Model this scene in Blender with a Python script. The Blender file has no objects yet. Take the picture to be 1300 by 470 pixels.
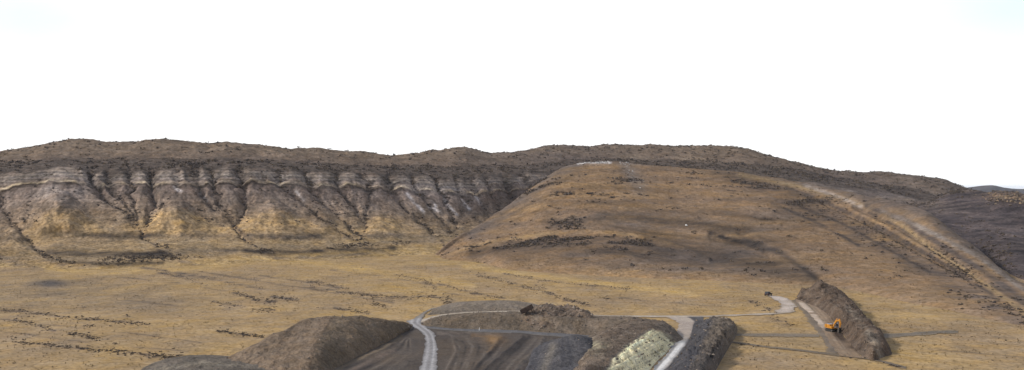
import bpy, math, random
import numpy as np

# ------------------------------------------------------------------ camera, light, exposure
F, CX, Y0, H = 1250.0, 650.0, 240.0, 54.0      # focal length in photo pixels, principal column, horizon row, eye height
sc = bpy.context.scene
cam = bpy.data.objects.new('camera', bpy.data.cameras.new('camera'))
sc.collection.objects.link(cam)
cam.location = (0, 0, H)
cam.rotation_euler = (math.pi / 2, 0, 0)
cam.data.sensor_width = 36.0
cam.data.lens = 36.0 * F / 1300.0
cam.data.shift_y = -(Y0 - 235.0) / 1300.0 * -1.0
cam.data.clip_start = 1.0
cam.data.clip_end = 60000.0
sc.camera = cam

SUN_EL, SUN_AZ = math.radians(33), math.radians(266)     # azimuth from +Y clockwise: behind the camera, to the left
world = bpy.data.worlds.new('World'); sc.world = world
world.use_nodes = True
wt = world.node_tree; wt.nodes.clear()
def wn(t, **kw):
    n = wt.nodes.new(t)
    for k, v in kw.items(): setattr(n, k, v)
    return n
w_out = wn('ShaderNodeOutputWorld')
w_sky = wn('ShaderNodeTexSky', sky_type='NISHITA', sun_disc=False, sun_elevation=SUN_EL, sun_rotation=SUN_AZ)
w_bg_sky = wn('ShaderNodeBackground'); w_bg_sky.inputs[1].default_value = 0.13
w_bg_cl = wn('ShaderNodeBackground'); w_bg_cl.inputs[0].default_value = (1.0, 1.0, 1.0, 1); w_bg_cl.inputs[1].default_value = 1.10
w_mix = wn('ShaderNodeMixShader')
w_tc = wn('ShaderNodeTexCoord')
w_map = wn('ShaderNodeMapping'); w_map.inputs['Scale'].default_value = (1.0, 1.0, 3.2)
w_map.inputs['Location'].default_value = (3.1, 0.4, 1.7)
w_noise = wn('ShaderNodeTexNoise'); w_noise.inputs['Scale'].default_value = 2.2
w_noise.inputs['Detail'].default_value = 7; w_noise.inputs['Roughness'].default_value = 0.55
L = wt.links.new
L(w_tc.outputs['Generated'], w_map.inputs[0]); L(w_map.outputs[0], w_noise.inputs['Vector'])
# two thin gaps in the overcast, upper left and upper right
def gap(px, y, half):
    d = np.array([(px - CX) / F, 1.0, (Y0 - y) / F]); d /= np.linalg.norm(d)
    s = wn('ShaderNodeVectorMath', operation='DISTANCE'); s.inputs[1].default_value = tuple(d * np.array([1, 1, 2.4]))
    m = wn('ShaderNodeVectorMath', operation='MULTIPLY'); m.inputs[1].default_value = (1, 1, 2.4)
    L(w_tc.outputs['Generated'], m.inputs[0]); L(m.outputs[0], s.inputs[0])
    r = wn('ShaderNodeMapRange', interpolation_type='SMOOTHSTEP'); r.inputs[1].default_value = half; r.inputs[2].default_value = 0.0
    r.inputs[3].default_value = 0.0; r.inputs[4].default_value = 1.0
    L(s.outputs['Value'], r.inputs[0]); return r.outputs[0]
g1 = gap(30, 22, 0.12); g2 = gap(1310, 0, 0.17)
w_add = wn('ShaderNodeMath', operation='MAXIMUM'); L(g1, w_add.inputs[0]); L(g2, w_add.inputs[1])
w_nr = wn('ShaderNodeMapRange'); w_nr.inputs[1].default_value = 0.25; w_nr.inputs[2].default_value = 0.55; w_nr.inputs[3].default_value = 0.5
L(w_noise.outputs['Fac'], w_nr.inputs[0])
w_mul = wn('ShaderNodeMath', operation='MULTIPLY'); L(w_add.outputs[0], w_mul.inputs[0]); L(w_nr.outputs[0], w_mul.inputs[1])
w_m2 = wn('ShaderNodeMath', operation='MULTIPLY'); w_m2.inputs[1].default_value = 0.10; L(w_mul.outputs[0], w_m2.inputs[0])
L(w_sky.outputs[0], w_bg_sky.inputs[0])
w_thin = wn('ShaderNodeMixRGB'); w_thin.inputs[1].default_value = (1, 1, 1, 1); w_thin.inputs[2].default_value = (.77, .95, .98, 1)
L(w_mul.outputs[0], w_thin.inputs[0]); L(w_thin.outputs[0], w_bg_cl.inputs[0])
# the veil of cloud thins towards the zenith, where broken blue shows
w_sep = wn('ShaderNodeSeparateXYZ'); L(w_tc.outputs['Generated'], w_sep.inputs[0])
w_el = wn('ShaderNodeMapRange', interpolation_type='SMOOTHSTEP'); w_el.inputs[1].default_value = 0.19; w_el.inputs[2].default_value = 0.55; w_el.inputs[4].default_value = 1.0
L(w_sep.outputs['Z'], w_el.inputs[0])
w_br = wn('ShaderNodeMapRange'); w_br.inputs[1].default_value = 0.30; w_br.inputs[2].default_value = 0.60; w_br.inputs[3].default_value = .35
L(w_noise.outputs['Fac'], w_br.inputs[0])
w_zen = wn('ShaderNodeMath', operation='MULTIPLY'); L(w_el.outputs[0], w_zen.inputs[0]); L(w_br.outputs[0], w_zen.inputs[1])
w_fin = wn('ShaderNodeMath', operation='MAXIMUM'); L(w_zen.outputs[0], w_fin.inputs[0]); L(w_m2.outputs[0], w_fin.inputs[1])
L(w_fin.outputs[0], w_mix.inputs[0]); L(w_bg_cl.outputs[0], w_mix.inputs[1]); L(w_bg_sky.outputs[0], w_mix.inputs[2])
L(w_mix.outputs[0], w_out.inputs[0])
sun = bpy.data.objects.new('sun', bpy.data.lights.new('sun', 'SUN'))
sc.collection.objects.link(sun)
sun.data.energy = 3.1; sun.data.angle = math.radians(7); sun.data.color = (1.0, 0.95, 0.87)
sd = np.array([math.sin(SUN_AZ) * math.cos(SUN_EL), math.cos(SUN_AZ) * math.cos(SUN_EL), math.sin(SUN_EL)])
from mathutils import Vector, Matrix
sun.rotation_euler = Vector(sd).to_track_quat('Z', 'Y').to_euler()
sc.view_settings.view_transform = 'Standard'; sc.view_settings.look = 'None'
sc.view_settings.exposure = 0.12; sc.view_settings.gamma = 1.0
sc.view_settings.use_curve_mapping = False

rng = np.random.default_rng(7); random.seed(7)
COL = sc.collection

# ------------------------------------------------------------------ helpers
def tag(o, label=None, cat=None, group=None, kind=None):
    if label: o['label'] = label
    if cat: o['category'] = cat
    if group: o['group'] = group
    if kind: o['kind'] = kind
    return o

def vnoise(x, y, seed=0):
    xi = np.floor(x).astype(np.int64); yi = np.floor(y).astype(np.int64)
    fx = x - xi; fy = y - yi
    fx = fx * fx * (3 - 2 * fx); fy = fy * fy * (3 - 2 * fy)
    def h(a, b):
        n = (a * 374761393 + b * 668265263 + seed * 974634541) & 0xffffffff
        n = ((n ^ (n >> 13)) * 1274126177) & 0xffffffff
        n = ((n ^ (n >> 16)) * 2246822519) & 0xffffffff
        return ((n ^ (n >> 15)) & 0xffff) / 65535.0
    a, b, c, d = h(xi, yi), h(xi + 1, yi), h(xi, yi + 1), h(xi + 1, yi + 1)
    return (a + (b - a) * fx) * (1 - fy) + (c + (d - c) * fx) * fy

def fbm(x, y, wl, octs=4, seed=0, gain=0.5):          # about -1 .. 1
    s = np.zeros_like(x, dtype=float); a = 1.0; t = 0.0; f = 1.0 / wl
    for k in range(octs):
        s += a * (vnoise(x * f + 17.3 * k, y * f - 9.1 * k, seed + k) * 2 - 1); t += a; a *= gain; f *= 2.03
    return s / t * 1.5

def pchip(xk, yk, x):                                   # shape-preserving curve through the knots
    xk = np.asarray(xk, float); yk = np.asarray(yk, float); x = np.clip(x, xk[0], xk[-1])
    h = np.diff(xk); d = np.diff(yk) / h
    m = np.zeros_like(yk)
    if len(xk) > 2:
        w1 = 2 * h[1:] + h[:-1]; w2 = h[1:] + 2 * h[:-1]
        ok = d[:-1] * d[1:] > 0
        with np.errstate(divide='ignore', invalid='ignore'):
            m[1:-1] = np.where(ok, (w1 + w2) / (w1 / np.where(d[:-1] == 0, 1, d[:-1]) + w2 / np.where(d[1:] == 0, 1, d[1:])), 0)
    m[0] = d[0]; m[-1] = d[-1]
    i = np.clip(np.searchsorted(xk, x) - 1, 0, len(h) - 1)
    t = (x - xk[i]) / h[i]
    return ((2*t**3 - 3*t**2 + 1) * yk[i] + (t**3 - 2*t**2 + t) * h[i] * m[i] + (-2*t**3 + 3*t**2) * yk[i+1] + (t**3 - t**2) * h[i] * m[i+1])

def pchip_rows(K, sub):                                 # K: (n knots, cols) at integer knots -> dense rows
    n = K.shape[0]; d = np.diff(K, axis=0); m = np.zeros_like(K)
    s = d[:-1] * d[1:]
    with np.errstate(divide='ignore', invalid='ignore'):
        m[1:-1] = np.where(s > 0, 2 * s / np.where(d[:-1] + d[1:] == 0, 1, d[:-1] + d[1:]), 0)
    m[0] = d[0]; m[-1] = d[-1]
    out = []; vs = []
    for i in range(n - 1):
        k = sub[i]; T = np.arange(k + (1 if i == n - 2 else 0)) / k
        t = T[:, None]
        out.append((2*t**3 - 3*t**2 + 1) * K[i] + (t**3 - 2*t**2 + t) * m[i] + (-2*t**3 + 3*t**2) * K[i+1] + (t**3 - t**2) * m[i+1])
        vs.append(i + T)
    return np.concatenate(out), np.concatenate(vs)

def w2p(X, Y, Z): return CX + F * X / Y, Y0 - (Z - H) * F / Y
def PT(px, y, h=0.0):                                   # point of height h that the photo shows at (px, y)
    Y = (H - h) * F / (y - Y0); return np.array([(px - CX) / F * Y, Y, h])

def seg_d(px, y, pts, ys=1.0):
    d = np.full(px.shape, 1e9)
    for (x0, y0), (x1, y1) in zip(pts[:-1], pts[1:]):
        ax, ay = x1 - x0, (y1 - y0) * ys
        L2 = ax * ax + ay * ay + 1e-9
        t = np.clip(((px - x0) * ax + (y - y0) * ys * ay) / L2, 0, 1)
        d = np.minimum(d, np.hypot(px - x0 - t * ax, (y - y0) * ys - t * ay))
    return d
def line(px, y, pts, w, ys=1.0): return np.exp(-(seg_d(px, y, pts, ys) / w) ** 2)
def blob(px, y, cx, cy, rx, ry): return np.exp(-(((px - cx) / rx) ** 2 + ((y - cy) / ry) ** 2))
def sstep(a, b, x):
    t = np.clip((x - a) / (b - a), 0, 1); return t * t * (3 - 2 * t)
def mixc(C, col, m):
    m = np.clip(m, 0, 1)[..., None]; return C * (1 - m) + np.asarray(col, float) * m

def mesh_np(name, V, quads, mat, col=None, parent=None, smooth=True, tris=None):
    me = bpy.data.meshes.new(name)
    V = np.ascontiguousarray(V, np.float32).reshape(-1, 3)
    faces = quads if tris is None else tris
    k = faces.shape[1]
    me.vertices.add(len(V)); me.vertices.foreach_set('co', V.ravel())
    me.loops.add(faces.size); me.loops.foreach_set('vertex_index', np.ascontiguousarray(faces, np.int32).ravel())
    me.polygons.add(len(faces))
    me.polygons.foreach_set('loop_start', np.arange(0, faces.size, k, dtype=np.int32))
    me.polygons.foreach_set('use_smooth', np.full(len(faces), smooth))
    me.update(calc_edges=True)
    if col is not None:
        a = me.attributes.new('tint', 'FLOAT_COLOR', 'POINT')
        c = np.ones((len(V), 4), np.float32); c[:, :3] = np.clip(col.reshape(-1, 3), 0.01, 0.85)
        a.data.foreach_set('color', c.ravel())
    me.materials.append(mat)
    o = bpy.data.objects.new(name, me); COL.objects.link(o)
    if parent: o.parent = parent
    return o

def grid_faces(nr, nc):
    i = np.arange(nr * nc).reshape(nr, nc)
    return np.stack([i[:-1, :-1], i[:-1, 1:], i[1:, 1:], i[1:, :-1]], -1).reshape(-1, 4)

# ------------------------------------------------------------------ materials
def earth_mat(name, fine=1.2, contrast=0.35, bump=0.5, warm=0.0, spec=0.05, stretch=(1, 1, 1), coarse=0.03):
    m = bpy.data.materials.new(name); m.use_nodes = True
    nt = m.node_tree; nd = nt.nodes; lk = nt.links.new
    b = nd['Principled BSDF']; b.inputs['Roughness'].default_value = 0.95
    b.inputs['Specular IOR Level'].default_value = spec
    at = nd.new('ShaderNodeAttribute'); at.attribute_name = 'tint'
    tc = nd.new('ShaderNodeTexCoord')
    mp = nd.new('ShaderNodeMapping'); mp.inputs['Scale'].default_value = stretch; lk(tc.outputs['Object'], mp.inputs[0])
    def noise(sc_, det, rough):
        n = nd.new('ShaderNodeTexNoise'); n.inputs['Scale'].default_value = sc_; n.inputs['Detail'].default_value = det
        n.inputs['Roughness'].default_value = rough; lk(mp.outputs[0], n.inputs['Vector']); return n
    n1 = noise(fine, 3, 0.6); n2 = noise(fine * 0.22, 4, 0.6); n3 = noise(coarse, 5, 0.6)
    def rng_(src, lo, hi, a=0.3, z=0.7):
        r = nd.new('ShaderNodeMapRange'); r.inputs[1].default_value = a; r.inputs[2].default_value = z
        r.inputs[3].default_value = lo; r.inputs[4].default_value = hi; lk(src, r.inputs[0]); return r.outputs[0]
    def mul(a_, b_):
        q = nd.new('ShaderNodeMath'); q.operation = 'MULTIPLY'; lk(a_, q.inputs[0]); lk(b_, q.inputs[1]); return q.outputs[0]
    k = mul(mul(rng_(n1.outputs['Fac'], 1 - contrast, 1 + contrast), rng_(n2.outputs['Fac'], 1 - contrast * .6, 1 + contrast * .6)),
            rng_(n3.outputs['Fac'], 1 - contrast * .5, 1 + contrast * .5))
    sm = nd.new('ShaderNodeVectorMath'); sm.operation = 'SCALE'; lk(at.outputs['Color'], sm.inputs[0]); lk(k, sm.inputs['Scale'])
    hs = nd.new('ShaderNodeHueSaturation'); lk(sm.outputs[0], hs.inputs['Color'])
    lk(rng_(n2.outputs['Color'], 0.9, 1.25), hs.inputs['Saturation'])
    lk(hs.outputs[0], b.inputs['Base Color'])
    bp = nd.new('ShaderNodeBump'); bp.inputs['Strength'].default_value = bump; bp.inputs['Distance'].default_value = 0.5
    lk(n1.outputs['Fac'], bp.inputs['Height'])
    b2 = nd.new('ShaderNodeBump'); b2.inputs['Strength'].default_value = bump; b2.inputs['Distance'].default_value = 2.0
    lk(n2.outputs['Fac'], b2.inputs['Height']); lk(bp.outputs[0], b2.inputs['Normal'])
    lk(b2.outputs[0], b.inputs['Normal'])
    return m
def plain(name, col, rough=0.6, metal=0.0, var=0.25, scale=2.0, spec=0.4):
    m = bpy.data.materials.new(name); m.use_nodes = True
    nt = m.node_tree; nd = nt.nodes; lk = nt.links.new; b = nd['Principled BSDF']
    b.inputs['Roughness'].default_value = rough; b.inputs['Metallic'].default_value = metal
    b.inputs['Specular IOR Level'].default_value = spec
    tc = nd.new('ShaderNodeTexCoord'); n = nd.new('ShaderNodeTexNoise'); n.inputs['Scale'].default_value = scale; n.inputs['Detail'].default_value = 5
    lk(tc.outputs['Object'], n.inputs['Vector'])
    r = nd.new('ShaderNodeMapRange'); r.inputs[1].default_value = .3; r.inputs[2].default_value = .7
    r.inputs[3].default_value = 1 - var; r.inputs[4].default_value = 1 + var; lk(n.outputs['Fac'], r.inputs[0])
    s = nd.new('ShaderNodeVectorMath'); s.operation = 'SCALE'; s.inputs[0].default_value = col; lk(r.outputs[0], s.inputs['Scale'])
    lk(s.outputs[0], b.inputs['Base Color'])
    return m
M_GRASS = earth_mat('dry_grass_earth', 0.6, 0.28, 0.4)
M_CLIFF = earth_mat('mudstone_slope', 0.42, 0.42, 0.8)
M_HILL = earth_mat('hill_grass_earth', 0.45, 0.28, 0.5)
M_SPOIL = earth_mat('spoil_earth', 1.1, 0.32, 0.8)
M_ROAD = earth_mat('gravel_road', 1.5, 0.20, 0.3)
M_ROCK = earth_mat('pale_rock', 1.6, 0.30, 0.8)
M_FAR = earth_mat('far_ridge_earth', 0.02, 0.2, 0.2)
M_SHRUB = [plain('scrub_leaf', (0.085, 0.070, 0.064), 0.9, 0, 0.4, 3, 0.1), plain('dry_scrub_leaf', (0.115, 0.088, 0.064), 0.9, 0, 0.4, 3, 0.1)]

# ------------------------------------------------------------------ terrain lofts
def loft_cols(curves, cols, sub):
    """curves: list of (px, y, Y) lists; columns are lines of sight of the fan, rows run from near to far."""
    Ys, Zs = [], []
    for c in curves:
        if callable(c):
            a, b = c(); Ys.append(a); Zs.append(b); continue
        c = np.array(c, float)
        Yv = pchip(c[:, 0], c[:, 2], cols)
        yv = pchip(c[:, 0], c[:, 1], cols)
        Ys.append(Yv); Zs.append(H - (yv - Y0) * Yv / F)
    Yg, v = pchip_rows(np.array(Ys), sub)
    Zg, _ = pchip_rows(np.array(Zs), sub)
    Xg = (cols[None, :] - CX) / F * Yg
    return Xg, Yg, Zg, np.repeat(v[:, None], len(cols), 1)

def foot(pts, cols, z=-4.0):
    p = np.array(pts, float)
    return lambda: (pchip(p[:, 0], p[:, 1], cols), np.full(len(cols), z))

scatter_jobs = []     # (points Nx3, sizes N, region key)

def scatter(X, Y, Z, mask, n, smin, smax, key):
    """pick n spots on a grid surface with probability mask * cell area"""
    A = np.abs((X[:-1, 1:] - X[:-1, :-1])) * np.abs(Y[1:, :-1] - Y[:-1, :-1])
    w = (mask[:-1, :-1] * A).ravel(); w = w / w.sum()
    idx = rng.choice(len(w), n, p=w)
    r, c = np.divmod(idx, X.shape[1] - 1)
    a, b = rng.random(n), rng.random(n)
    def bl(G): return (G[r, c]*(1-a)*(1-b) + G[r+1, c]*a*(1-b) + G[r, c+1]*(1-a)*b + G[r+1, c+1]*a*b)
    P = np.stack([bl(X), bl(Y), bl(Z)], 1)
    s = smin + (smax - smin) * rng.random(n) ** 2
    scatter_jobs.append((P, s, key))

def punch(C, ref, g):                                   # widen the contrast between dark and pale beds
    r = np.maximum(C.mean(-1), .01) / ref
    return C * np.where(r < 1, r ** g, r ** (g * .35))[..., None]
GOLD = (0.37, 0.265, 0.135); TAN = (0.30, 0.225, 0.145); GREY = (0.22, 0.185, 0.155); DARK = (0.115, 0.098, 0.085)

# ---- valley floor
def ground_z(X, Y):
    a = np.clip((Y - 150) / 200, 0, 1) * np.clip((2600 - Y) / 800, 0, 1)
    return a * (0.35 * fbm(X, Y, 55, 2, 11)) - 0.15
RILLS = [  # shrub lines along the rills of the valley floor: (polyline, count, spread in photo rows, region)
 ([(0,392),(30,394),(62,399),(85,403),(120,405),(160,409),(190,412)], 260, 1.2, 'left'),
 ([(18,405),(45,411),(62,418),(70,420)], 60, 1.0, 'left'), ([(88,423),(105,426),(125,431)], 80, 1.2, 'left'),
 ([(18,434),(50,437),(90,442),(150,447),(200,452),(228,456)], 300, 1.1, 'left'),
 ([(275,419),(290,422),(310,424),(335,427)], 110, 1.0, 'middle'), ([(98,389),(108,389)], 12, .8, 'left'), ([(105,413),(118,414)], 12, .6, 'left'),
 ([(185,452),(230,455)], 60, 1.6, 'left'), ([(160,400),(164,402)], 8, .7, 'left'), ([(145,436),(152,437)], 6, .5, 'left'),
 ([(390,357),(405,359),(425,364),(440,368)], 130, 1.6, 'middle'), ([(395,365),(430,371),(460,374),(480,376)], 120, 1.2, 'middle'),
 ([(455,372),(480,377),(520,378),(545,376),(575,381)], 170, 1.6, 'middle'), ([(295,371),(310,375),(322,378)], 60, 1.0, 'middle'),
 ([(322,381),(338,384),(350,383)], 80, 1.8, 'middle'), ([(345,377),(362,379),(380,382)], 70, 1.4, 'middle'), ([(318,394),(348,394)], 60, 1.6, 'middle'),
 ([(270,383),(290,387),(305,389)], 40, 1.0, 'middle'), ([(425,391),(445,394),(470,398)], 55, 1.2, 'middle'), ([(470,386),(490,388)], 40, .9, 'middle'),
 ([(500,347),(520,351),(540,355)], 60, .8, 'middle'), ([(538,358),(546,360),(552,365)], 70, 2.2, 'middle'), ([(555,360),(600,372),(640,379)], 110, .9, 'centre'),
 ([(563,382),(575,387)], 60, 2.4, 'middle'), ([(605,349),(625,354),(645,358),(665,363),(690,370),(712,377)], 230, 1.1, 'centre'),
 ([(640,348),(660,351),(676,353)], 80, .7, 'centre'), ([(682,355),(705,358),(735,361),(780,365),(800,367)], 150, .7, 'centre'),
 ([(716,380),(730,383),(748,387)], 80, 1.0, 'centre'), ([(768,378),(780,380)], 25, .8, 'centre'), ([(680,362),(692,366)], 30, 1.5, 'centre'),
 ([(952,383),(965,388),(978,394)], 36, 1.6, 'right'), ([(978,403),(990,407),(1004,413)], 34, 2.0, 'right'), ([(655,383),(668,386)], 14, 1, 'centre'),
 ([(200,346),(230,351),(262,362)], 60, 1.2, 'middle'), ([(180,340),(262,352),(330,366)], 90, 1.6, 'middle'), ([(590,345),(630,352)], 30, 1.0, 'centre'),
 ([(925,434),(980,441),(1040,448),(1110,457),(1145,468)], 90, .5, 'right'),
]
cols = np.linspace(-420, 1720, 900)
yrow = np.concatenate([np.linspace(600, 300, 420), np.linspace(299, 262, 60)])
Yr = 67500.0 / (yrow - 240.0)
Yr = np.concatenate([Yr, np.geomspace(3200, 40000, 14)])
Y = np.repeat(Yr[:, None], len(cols), 1); X = (cols[None, :] - CX) / F * Y
Z = ground_z(X, Y)
px, yi = w2p(X, Y, np.zeros_like(Z))
n1 = fbm(X, Y, 60, 4, 1); n2 = fbm(X, Y * .5, 14, 4, 2); n3 = fbm(X, Y, 5, 3, 3)
C = np.ones(X.shape + (3,)) * np.array(GOLD)
C = mixc(C, TAN, .45 + .5 * n1 + .25 * n2)
C = mixc(C, (0.25, 0.195, 0.135), (blob(px, yi, 60, 372, 120, 20) + blob(px, yi, 190, 385, 70, 14) * .7) * (.75 + .4 * n2))
C = mixc(C, (0.135, 0.12, 0.11), blob(px, yi, 62, 359, 20, 5.5) * (1 + .4 * n2))
C = mixc(C, (0.47, 0.335, 0.155), .85 * line(px, yi, [(590, 338), (650, 347), (720, 355), (800, 365), (885, 374)], 3.5, 1) * (.8 + .5 * n2))
C = mixc(C, (0.45, 0.32, 0.15), .7 * line(px, yi, [(60, 342), (130, 346), (250, 341), (330, 330), (420, 336), (500, 347), (600, 362)], 4, 1) * (.8 + .6 * n2))
C = mixc(C, (0.29, 0.21, 0.13), sstep(800, 1000, px) * sstep(450, 400, yi) * (.5 + .4 * n1))
C = mixc(C, (0.22, 0.17, 0.12), np.clip(n3 * .3 + n2 * .4 - .12, 0, 1) * .6)
rm = np.zeros_like(X)
for pts, n_, sp, key in RILLS: rm = np.maximum(rm, line(px, yi, pts, sp + .9, 1.3))
C = mixc(C, (0.155, 0.125, 0.105), rm * (.42 + .7 * n3 + .3 * n2))
for p_ in ([(0,404),(90,415),(180,425),(255,436)], [(60,372),(160,381),(262,393)], [(240,343),(330,357),(420,372),(500,385)], [(420,343),(500,352),(570,368)], [(0,420),(60,428),(130,438),(240,447)], [(150,352),(230,360),(300,372)], [(330,350),(380,357),(430,366)], [(560,372),(600,378),(650,384)], [(770,375),(840,383),(930,392)], [(1130,440),(1200,444),(1300,452)]):
    C = mixc(C, (.17,.135,.105), line(px, yi + 1.2 * n2, p_, 1.1, 1.3) * np.clip(.3 + .9 * n2 + .4 * n1, 0, .8))
C = mixc(C, (0.26, 0.20, 0.14), sstep(1100, 1300, px) * sstep(430, 400, yi) * .6)
C = mixc(C, (0.16, 0.14, 0.12), blob(px, yi, 1040, 430, 60, 12) * .35)
C = punch(C, .235, .5) * np.array((.95,.925,.92))
ground = mesh_np('ground', np.stack([X, Y, Z], -1), grid_faces(*X.shape), M_GRASS, C); tag(ground, kind='structure')
for ri, (pts, n_, sp, key) in enumerate(RILLS):
    pts = np.array(pts, float); d = np.r_[0, np.cumsum(np.hypot(*np.diff(pts, axis=0).T))]
    t = np.sort(rng.random(int(n_ * 1.25))) * d[-1]
    keep = vnoise(t * .09 + pts[0, 0], t * 0 + 3.3, 5) > .28      # clumps and breaks along the line
    t = t[keep]
    gx = np.interp(t, d, pts[:, 0]) + rng.normal(0, 1.2, len(t)); gy = np.interp(t, d, pts[:, 1]) + rng.normal(0, sp * 1.0, len(t)) * (1 + 1.3 * (rng.random(len(t)) < .35))
    Yv = 67500 / (gy - 240); Xv = (gx - CX) / F * Yv
    scatter_jobs.append((np.stack([Xv, Yv, ground_z(Xv, Yv)], 1), .20 + .34 * rng.random(len(t)) ** 2, 'rill_%d' % ri))
m = sstep(.25, .8, n2 + .5 * n1) * (yi > 332) * (yi < 466) * (px > -20) * (px < 1320) * (1 - blob(px, yi, 640, 440, 190, 50) > .6) * (1 - blob(px, yi, 1060, 420, 60, 45) > .6)
GG = ((X[:430], Y[:430], Z[:430]), C[:430], ((yi > 325) * (yi < 478) * (px > -15) * (px < 1315) * (1 - .8 * rm) * (1 - ((px > 440) & (px < 900) & (yi > 404))) * (1 - (blob(px, yi, 1060, 415, 38, 42) > .4)) * (np.abs(yi - 401) > 3.2))[:430].astype(float))
scatter(X[:430], Y[:430], Z[:430], m[:430] + 1e-9, 350, .2, .5, 'valley')

# ---- escarpment on the left and the long ridge behind everything
cols = np.concatenate([np.linspace(-300, -20, 60), np.linspace(-19, 700, 620), np.linspace(702, 1320, 260), np.linspace(1330, 1600, 40)])
SKY = [(-300,196),(-120,190),(0,192),(37,188),(73,181),(88,178.2),(99,177.7),(119,178.7),(131,181.5),(150,182),(170,181),(186,178),(204,176.3),(222,178),(238,180.2),(252,181),(266,183),(286,180),(306,183),(330,185.3),(348,186),(368,189.5),(388,188.5),(405,187.2),(429,192.5),(460,193.2),(494,198.5),(512,197.5),(531,194.4),(545,191.7),(566,190),(580,187.5),(592,187.3),(613,193.5),(624,195.5),(640,194.5),(668,191.3),(692,186),(719,185),(750,187),(770,184),(801,185.5),(831,184),(859,186),(906,186),(930,186.5),(950,190),(970,196),(1004,205),(1041,214.5),(1064,217.5),(1086,218),(1116,218.5),(1147,222.5),(1174,224.5),(1201,229),(1224,238.5),(1250,250),(1300,262),(1600,290)]
SKD = [(-300,1150),(0,1120),(250,1130),(400,1200),(500,1300),(590,1400),(700,1550),(900,1600),(1100,1550),(1224,1500),(1600,1500)]
sk = np.array(SKY); sy = np.interp(cols, sk[:, 0], sk[:, 1]); sY = pchip(*np.array(SKD, float).T, cols)
E0 = foot([(-300,650),(0,650),(100,640),(200,660),(300,680),(400,710),(500,760),(560,800),(640,880),(900,1000),(1600,1000)], cols)
E1 = [(-300,336,690),(0,332,700),(100,338,670),(200,332,700),(300,325,745),(400,318,790),(500,312,840),(560,310,870),(640,300,940),(800,290,1050),(1600,300,1060)]
E2 = [(-300,308,760),(0,315,740),(100,303,780),(200,298,800),(300,298,820),(400,298,840),(500,296,890),(560,296,920),(640,285,1000),(800,270,1120),(1600,290,1130)]
E3 = [(-300,262,830),(0,275,815),(75,258,830),(150,262,840),(220,262,850),(300,265,870),(400,266,900),(500,270,945),(580,275,985),(640,262,1070),(800,255,1190),(1100,265,1200),(1600,285,1180)]
E4 = [(-300,234,860),(0,240,850),(40,233,852),(75,229,855),(112,231,862),(150,232,875),(220,232,880),(325,230,905),(400,233,935),(500,238,980),(600,243,1045),(650,240,1110),(800,235,1240),(1000,240,1250),(1100,250,1250),(1600,280,1230)]
E5 = [(-300,216,885),(0,220,870),(75,213,885),(150,218,895),(220,215,905),(325,213,930),(400,218,960),(500,222,1005),(600,226,1070),(650,222,1140),(700,220,1200),(800,218,1300),(950,225,1300),(1050,235,1300),(1150,250,1300),(1200,262,1250),(1600,275,1280)]
E6 = [(-300,206,980),(0,207,960),(75,203,970),(200,203,990),(325,203,1020),(400,207,1045),(500,210,1100),(600,212,1180),(650,210,1250),(750,203,1400),(850,203,1450),(950,207,1450),(1050,224,1450),(1150,238,1400),(1200,250,1350),(1600,272,1400)]
E7 = lambda: (sY, H - (sy - Y0) * sY / F)
E8 = lambda: (sY * 1.2, H - (sy - Y0) * sY / F - 22)
E9 = lambda: (sY * 1.7, np.full(len(cols), -4.0))
X, Y, Z, V = loft_cols([E0, E1, E2, E3, E4, E5, E6, E7, E8, E9], cols, [14, 34, 60, 62, 52, 36, 44, 8, 8])
px, yi = w2p(X, Y, Z)
GUL = [ # gullies cut into the face: (px, y) from top to bottom, half width px, depth m
 ([(-6,222),(-2,250),(8,270),(30,295),(40,312),(62,327),(110,340)], 16, 8),
 ([(-90,222),(-80,260),(-60,300),(-30,325)], 22, 8),
 ([(112,212),(119,228),(135,250),(155,268),(175,290),(183,302),(215,318)], 13, 9), ([(138,214),(142,235),(160,262),(174,288)], 11, 6),
 ([(163,213),(166,232),(168,256),(176,288)], 9, 6), ([(190,213),(196,236),(194,262),(181,288)], 11, 7),
 ([(244,213),(251,232),(262,250),(280,268),(296,285)], 12, 7), ([(268,214),(273,235),(284,262),(296,284)], 10, 6),
 ([(303,212),(308,235),(312,258),(298,285),(308,302),(335,320)], 12, 8), ([(352,213),(357,232),(375,248),(395,265),(425,290),(452,304)], 14, 8),
 ([(386,216),(392,235),(410,255),(430,275),(465,303)], 12, 6), ([(424,218),(432,240),(450,262),(463,285)], 12, 6),
 ([(461,220),(469,240),(464,268),(462,292)], 11, 6), ([(491,221),(498,240),(512,262),(540,288),(562,304)], 12, 7),
 ([(522,222),(530,240),(550,265),(572,295)], 10, 6), ([(553,224),(560,245),(572,270),(580,296)], 10, 6), ([(577,225),(584,245),(600,275)], 9, 5),
 ([(597,226),(603,245),(620,273)], 8, 5), ([(615,226),(622,245),(634,265)], 8, 5), ([(638,222),(645,245),(655,256)], 9, 5), ([(660,218),(672,236)], 10, 5),
 ([(62,215),(50,228),(38,250),(28,290)], 14, 2.5), ([(95,214),(100,232),(110,255)], 12, 2.5), ([(205,255),(190,275),(183,292)], 12, 3), ([(238,255),(262,275),(290,290)], 12, 3), ([(415,250),(440,285),(455,300)], 9, 3),
 ([(332,214),(334,226),(330,245)], 8, 2), ([(222,214),(226,230),(222,246)], 9, 2.5),
]
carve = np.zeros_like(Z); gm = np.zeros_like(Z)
wob = 5.0 * fbm(px, yi * 2, 14, 4, 40)
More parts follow.
